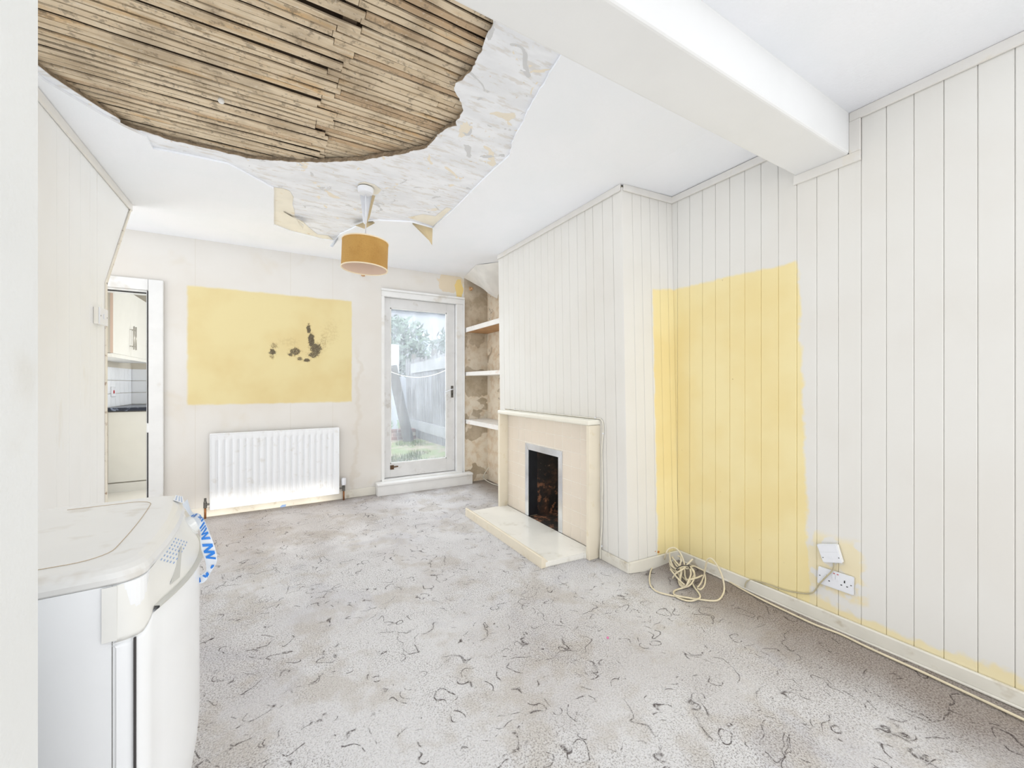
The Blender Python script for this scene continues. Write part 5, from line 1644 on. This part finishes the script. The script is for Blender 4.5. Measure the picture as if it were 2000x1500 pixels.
# weeds on the edging
for (u, v, which) in ((764, 818, 'leftmost'), (779, 816, 'middle'), (795, 822, 'rightmost')):
    c = onY(u, v, 8.8)
    pl = thing('weed_clump', which + ' bright green weed clump on the brick edging', 'weed', (c.x, c.y, .2125), group='weeds on the brick edging')
    bm = B()
    for _ in range(60):
        a = rnd.uniform(0, 6.28); r = rnd.uniform(.005, .06); h = rnd.uniform(.03, .22)
        p = Vector((c.x + r * math.cos(a), c.y + r * math.sin(a) * .6, .2 + h))
        d = Vector((rnd.uniform(-1, 1), rnd.uniform(-1, 1), rnd.uniform(-.4, .4))).normalized() * .02
        e = d.cross(Vector((0, 0, 1))).normalized() * .014
        bm.faces.new([bm.verts.new(q) for q in (p - d, p + e, p + d, p - e)])
    obj('leaves', bm, MAT['leaf'], pl)['kind'] = 'stuff'
    bm = B()
    for _ in range(6): tube(bm, [(c.x, c.y, .2125), (c.x + rnd.uniform(-.05, .05), c.y + rnd.uniform(-.04, .04), .36)], .003, 4)
    obj('stems', bm, MAT['leaf'], pl)['kind'] = 'stuff'
# neighbouring house and trees
hs = thing('neighbour_house', 'pale house with grey roof and windows far behind the garden', 'house', (6.5, 19, 0))
obj('house_wall', boxb(3.2, 11, 19, 24, 0, 4.6), MAT['house'], hs)
bm = B(); prism(bm, [Vector((2.9, 18.6, 4.6)), Vector((2.9, 21.5, 7.0)), Vector((2.9, 24.4, 4.6))], (1, 0, 0), 8.5); obj('roof', bm, MAT['roof'], hs)
for wx in (5.4, 7.3, 9.2):
    f = obj('window', boxb(wx, wx + 1.1, 18.93, 18.999, 2.3, 3.6), MAT['render'], hs)
    obj('pane', boxb(wx + .1, wx + .52, 18.90, 18.929, 2.4, 3.5), MAT['farwin'], f); obj('pane', boxb(wx + .58, wx + 1.0, 18.90, 18.929, 2.4, 3.5), MAT['farwin'], f)
def tree(x, y, r, h, label):
    t = thing('garden_tree', label, 'tree', (x, y, 0), group='trees behind the fence')
    bm = B(); tube(bm, [(x, y, -.1), (x + .05, y, h * .6), (x, y, h)], lambda q: .12 - .07 * q, 8); obj('trunk', bm, MAT['darkwood'], t, smooth=True)
    bm = B()
    for _ in range(1400):
        v = Vector((rnd.gauss(0, 1), rnd.gauss(0, 1), rnd.gauss(0, 1))).normalized() * r * rnd.uniform(.55, 1)
        p = Vector((x, y, h)) + Vector((v.x, v.y, v.z * .85))
        d = Vector((rnd.uniform(-1, 1), rnd.uniform(-1, 1), rnd.uniform(-1, 1))).normalized() * .12
        e = d.orthogonal().normalized() * .06
        bm.faces.new([bm.verts.new(q) for q in (p - d, p + e, p + d, p - e)])
    obj('crown', bm, MAT['foliage'], t)['kind'] = 'stuff'
tree(3.1, 12.5, 1.2, 2.3, 'dark leafy tree behind the garden wall at the left of the glass')
tree(5.4, 12.2, 1.2, 2.2, 'dark leafy tree behind the fence at the right of the glass')
# washing line sagging across
bm = B(); a = onY(780, 732, 6.6); b = onY(872, 722, 6.6)
tube(bm, [a.lerp(b, t) - Vector((0, 0, .16 * 4 * t * (1 - t) * .5)) for t in [i / 16 for i in range(-3, 20)]], .004, 5)
tag(obj('washing_line', bm, MAT['cable_white'], smooth=True), 'thin white washing line sagging across the garden', 'line')
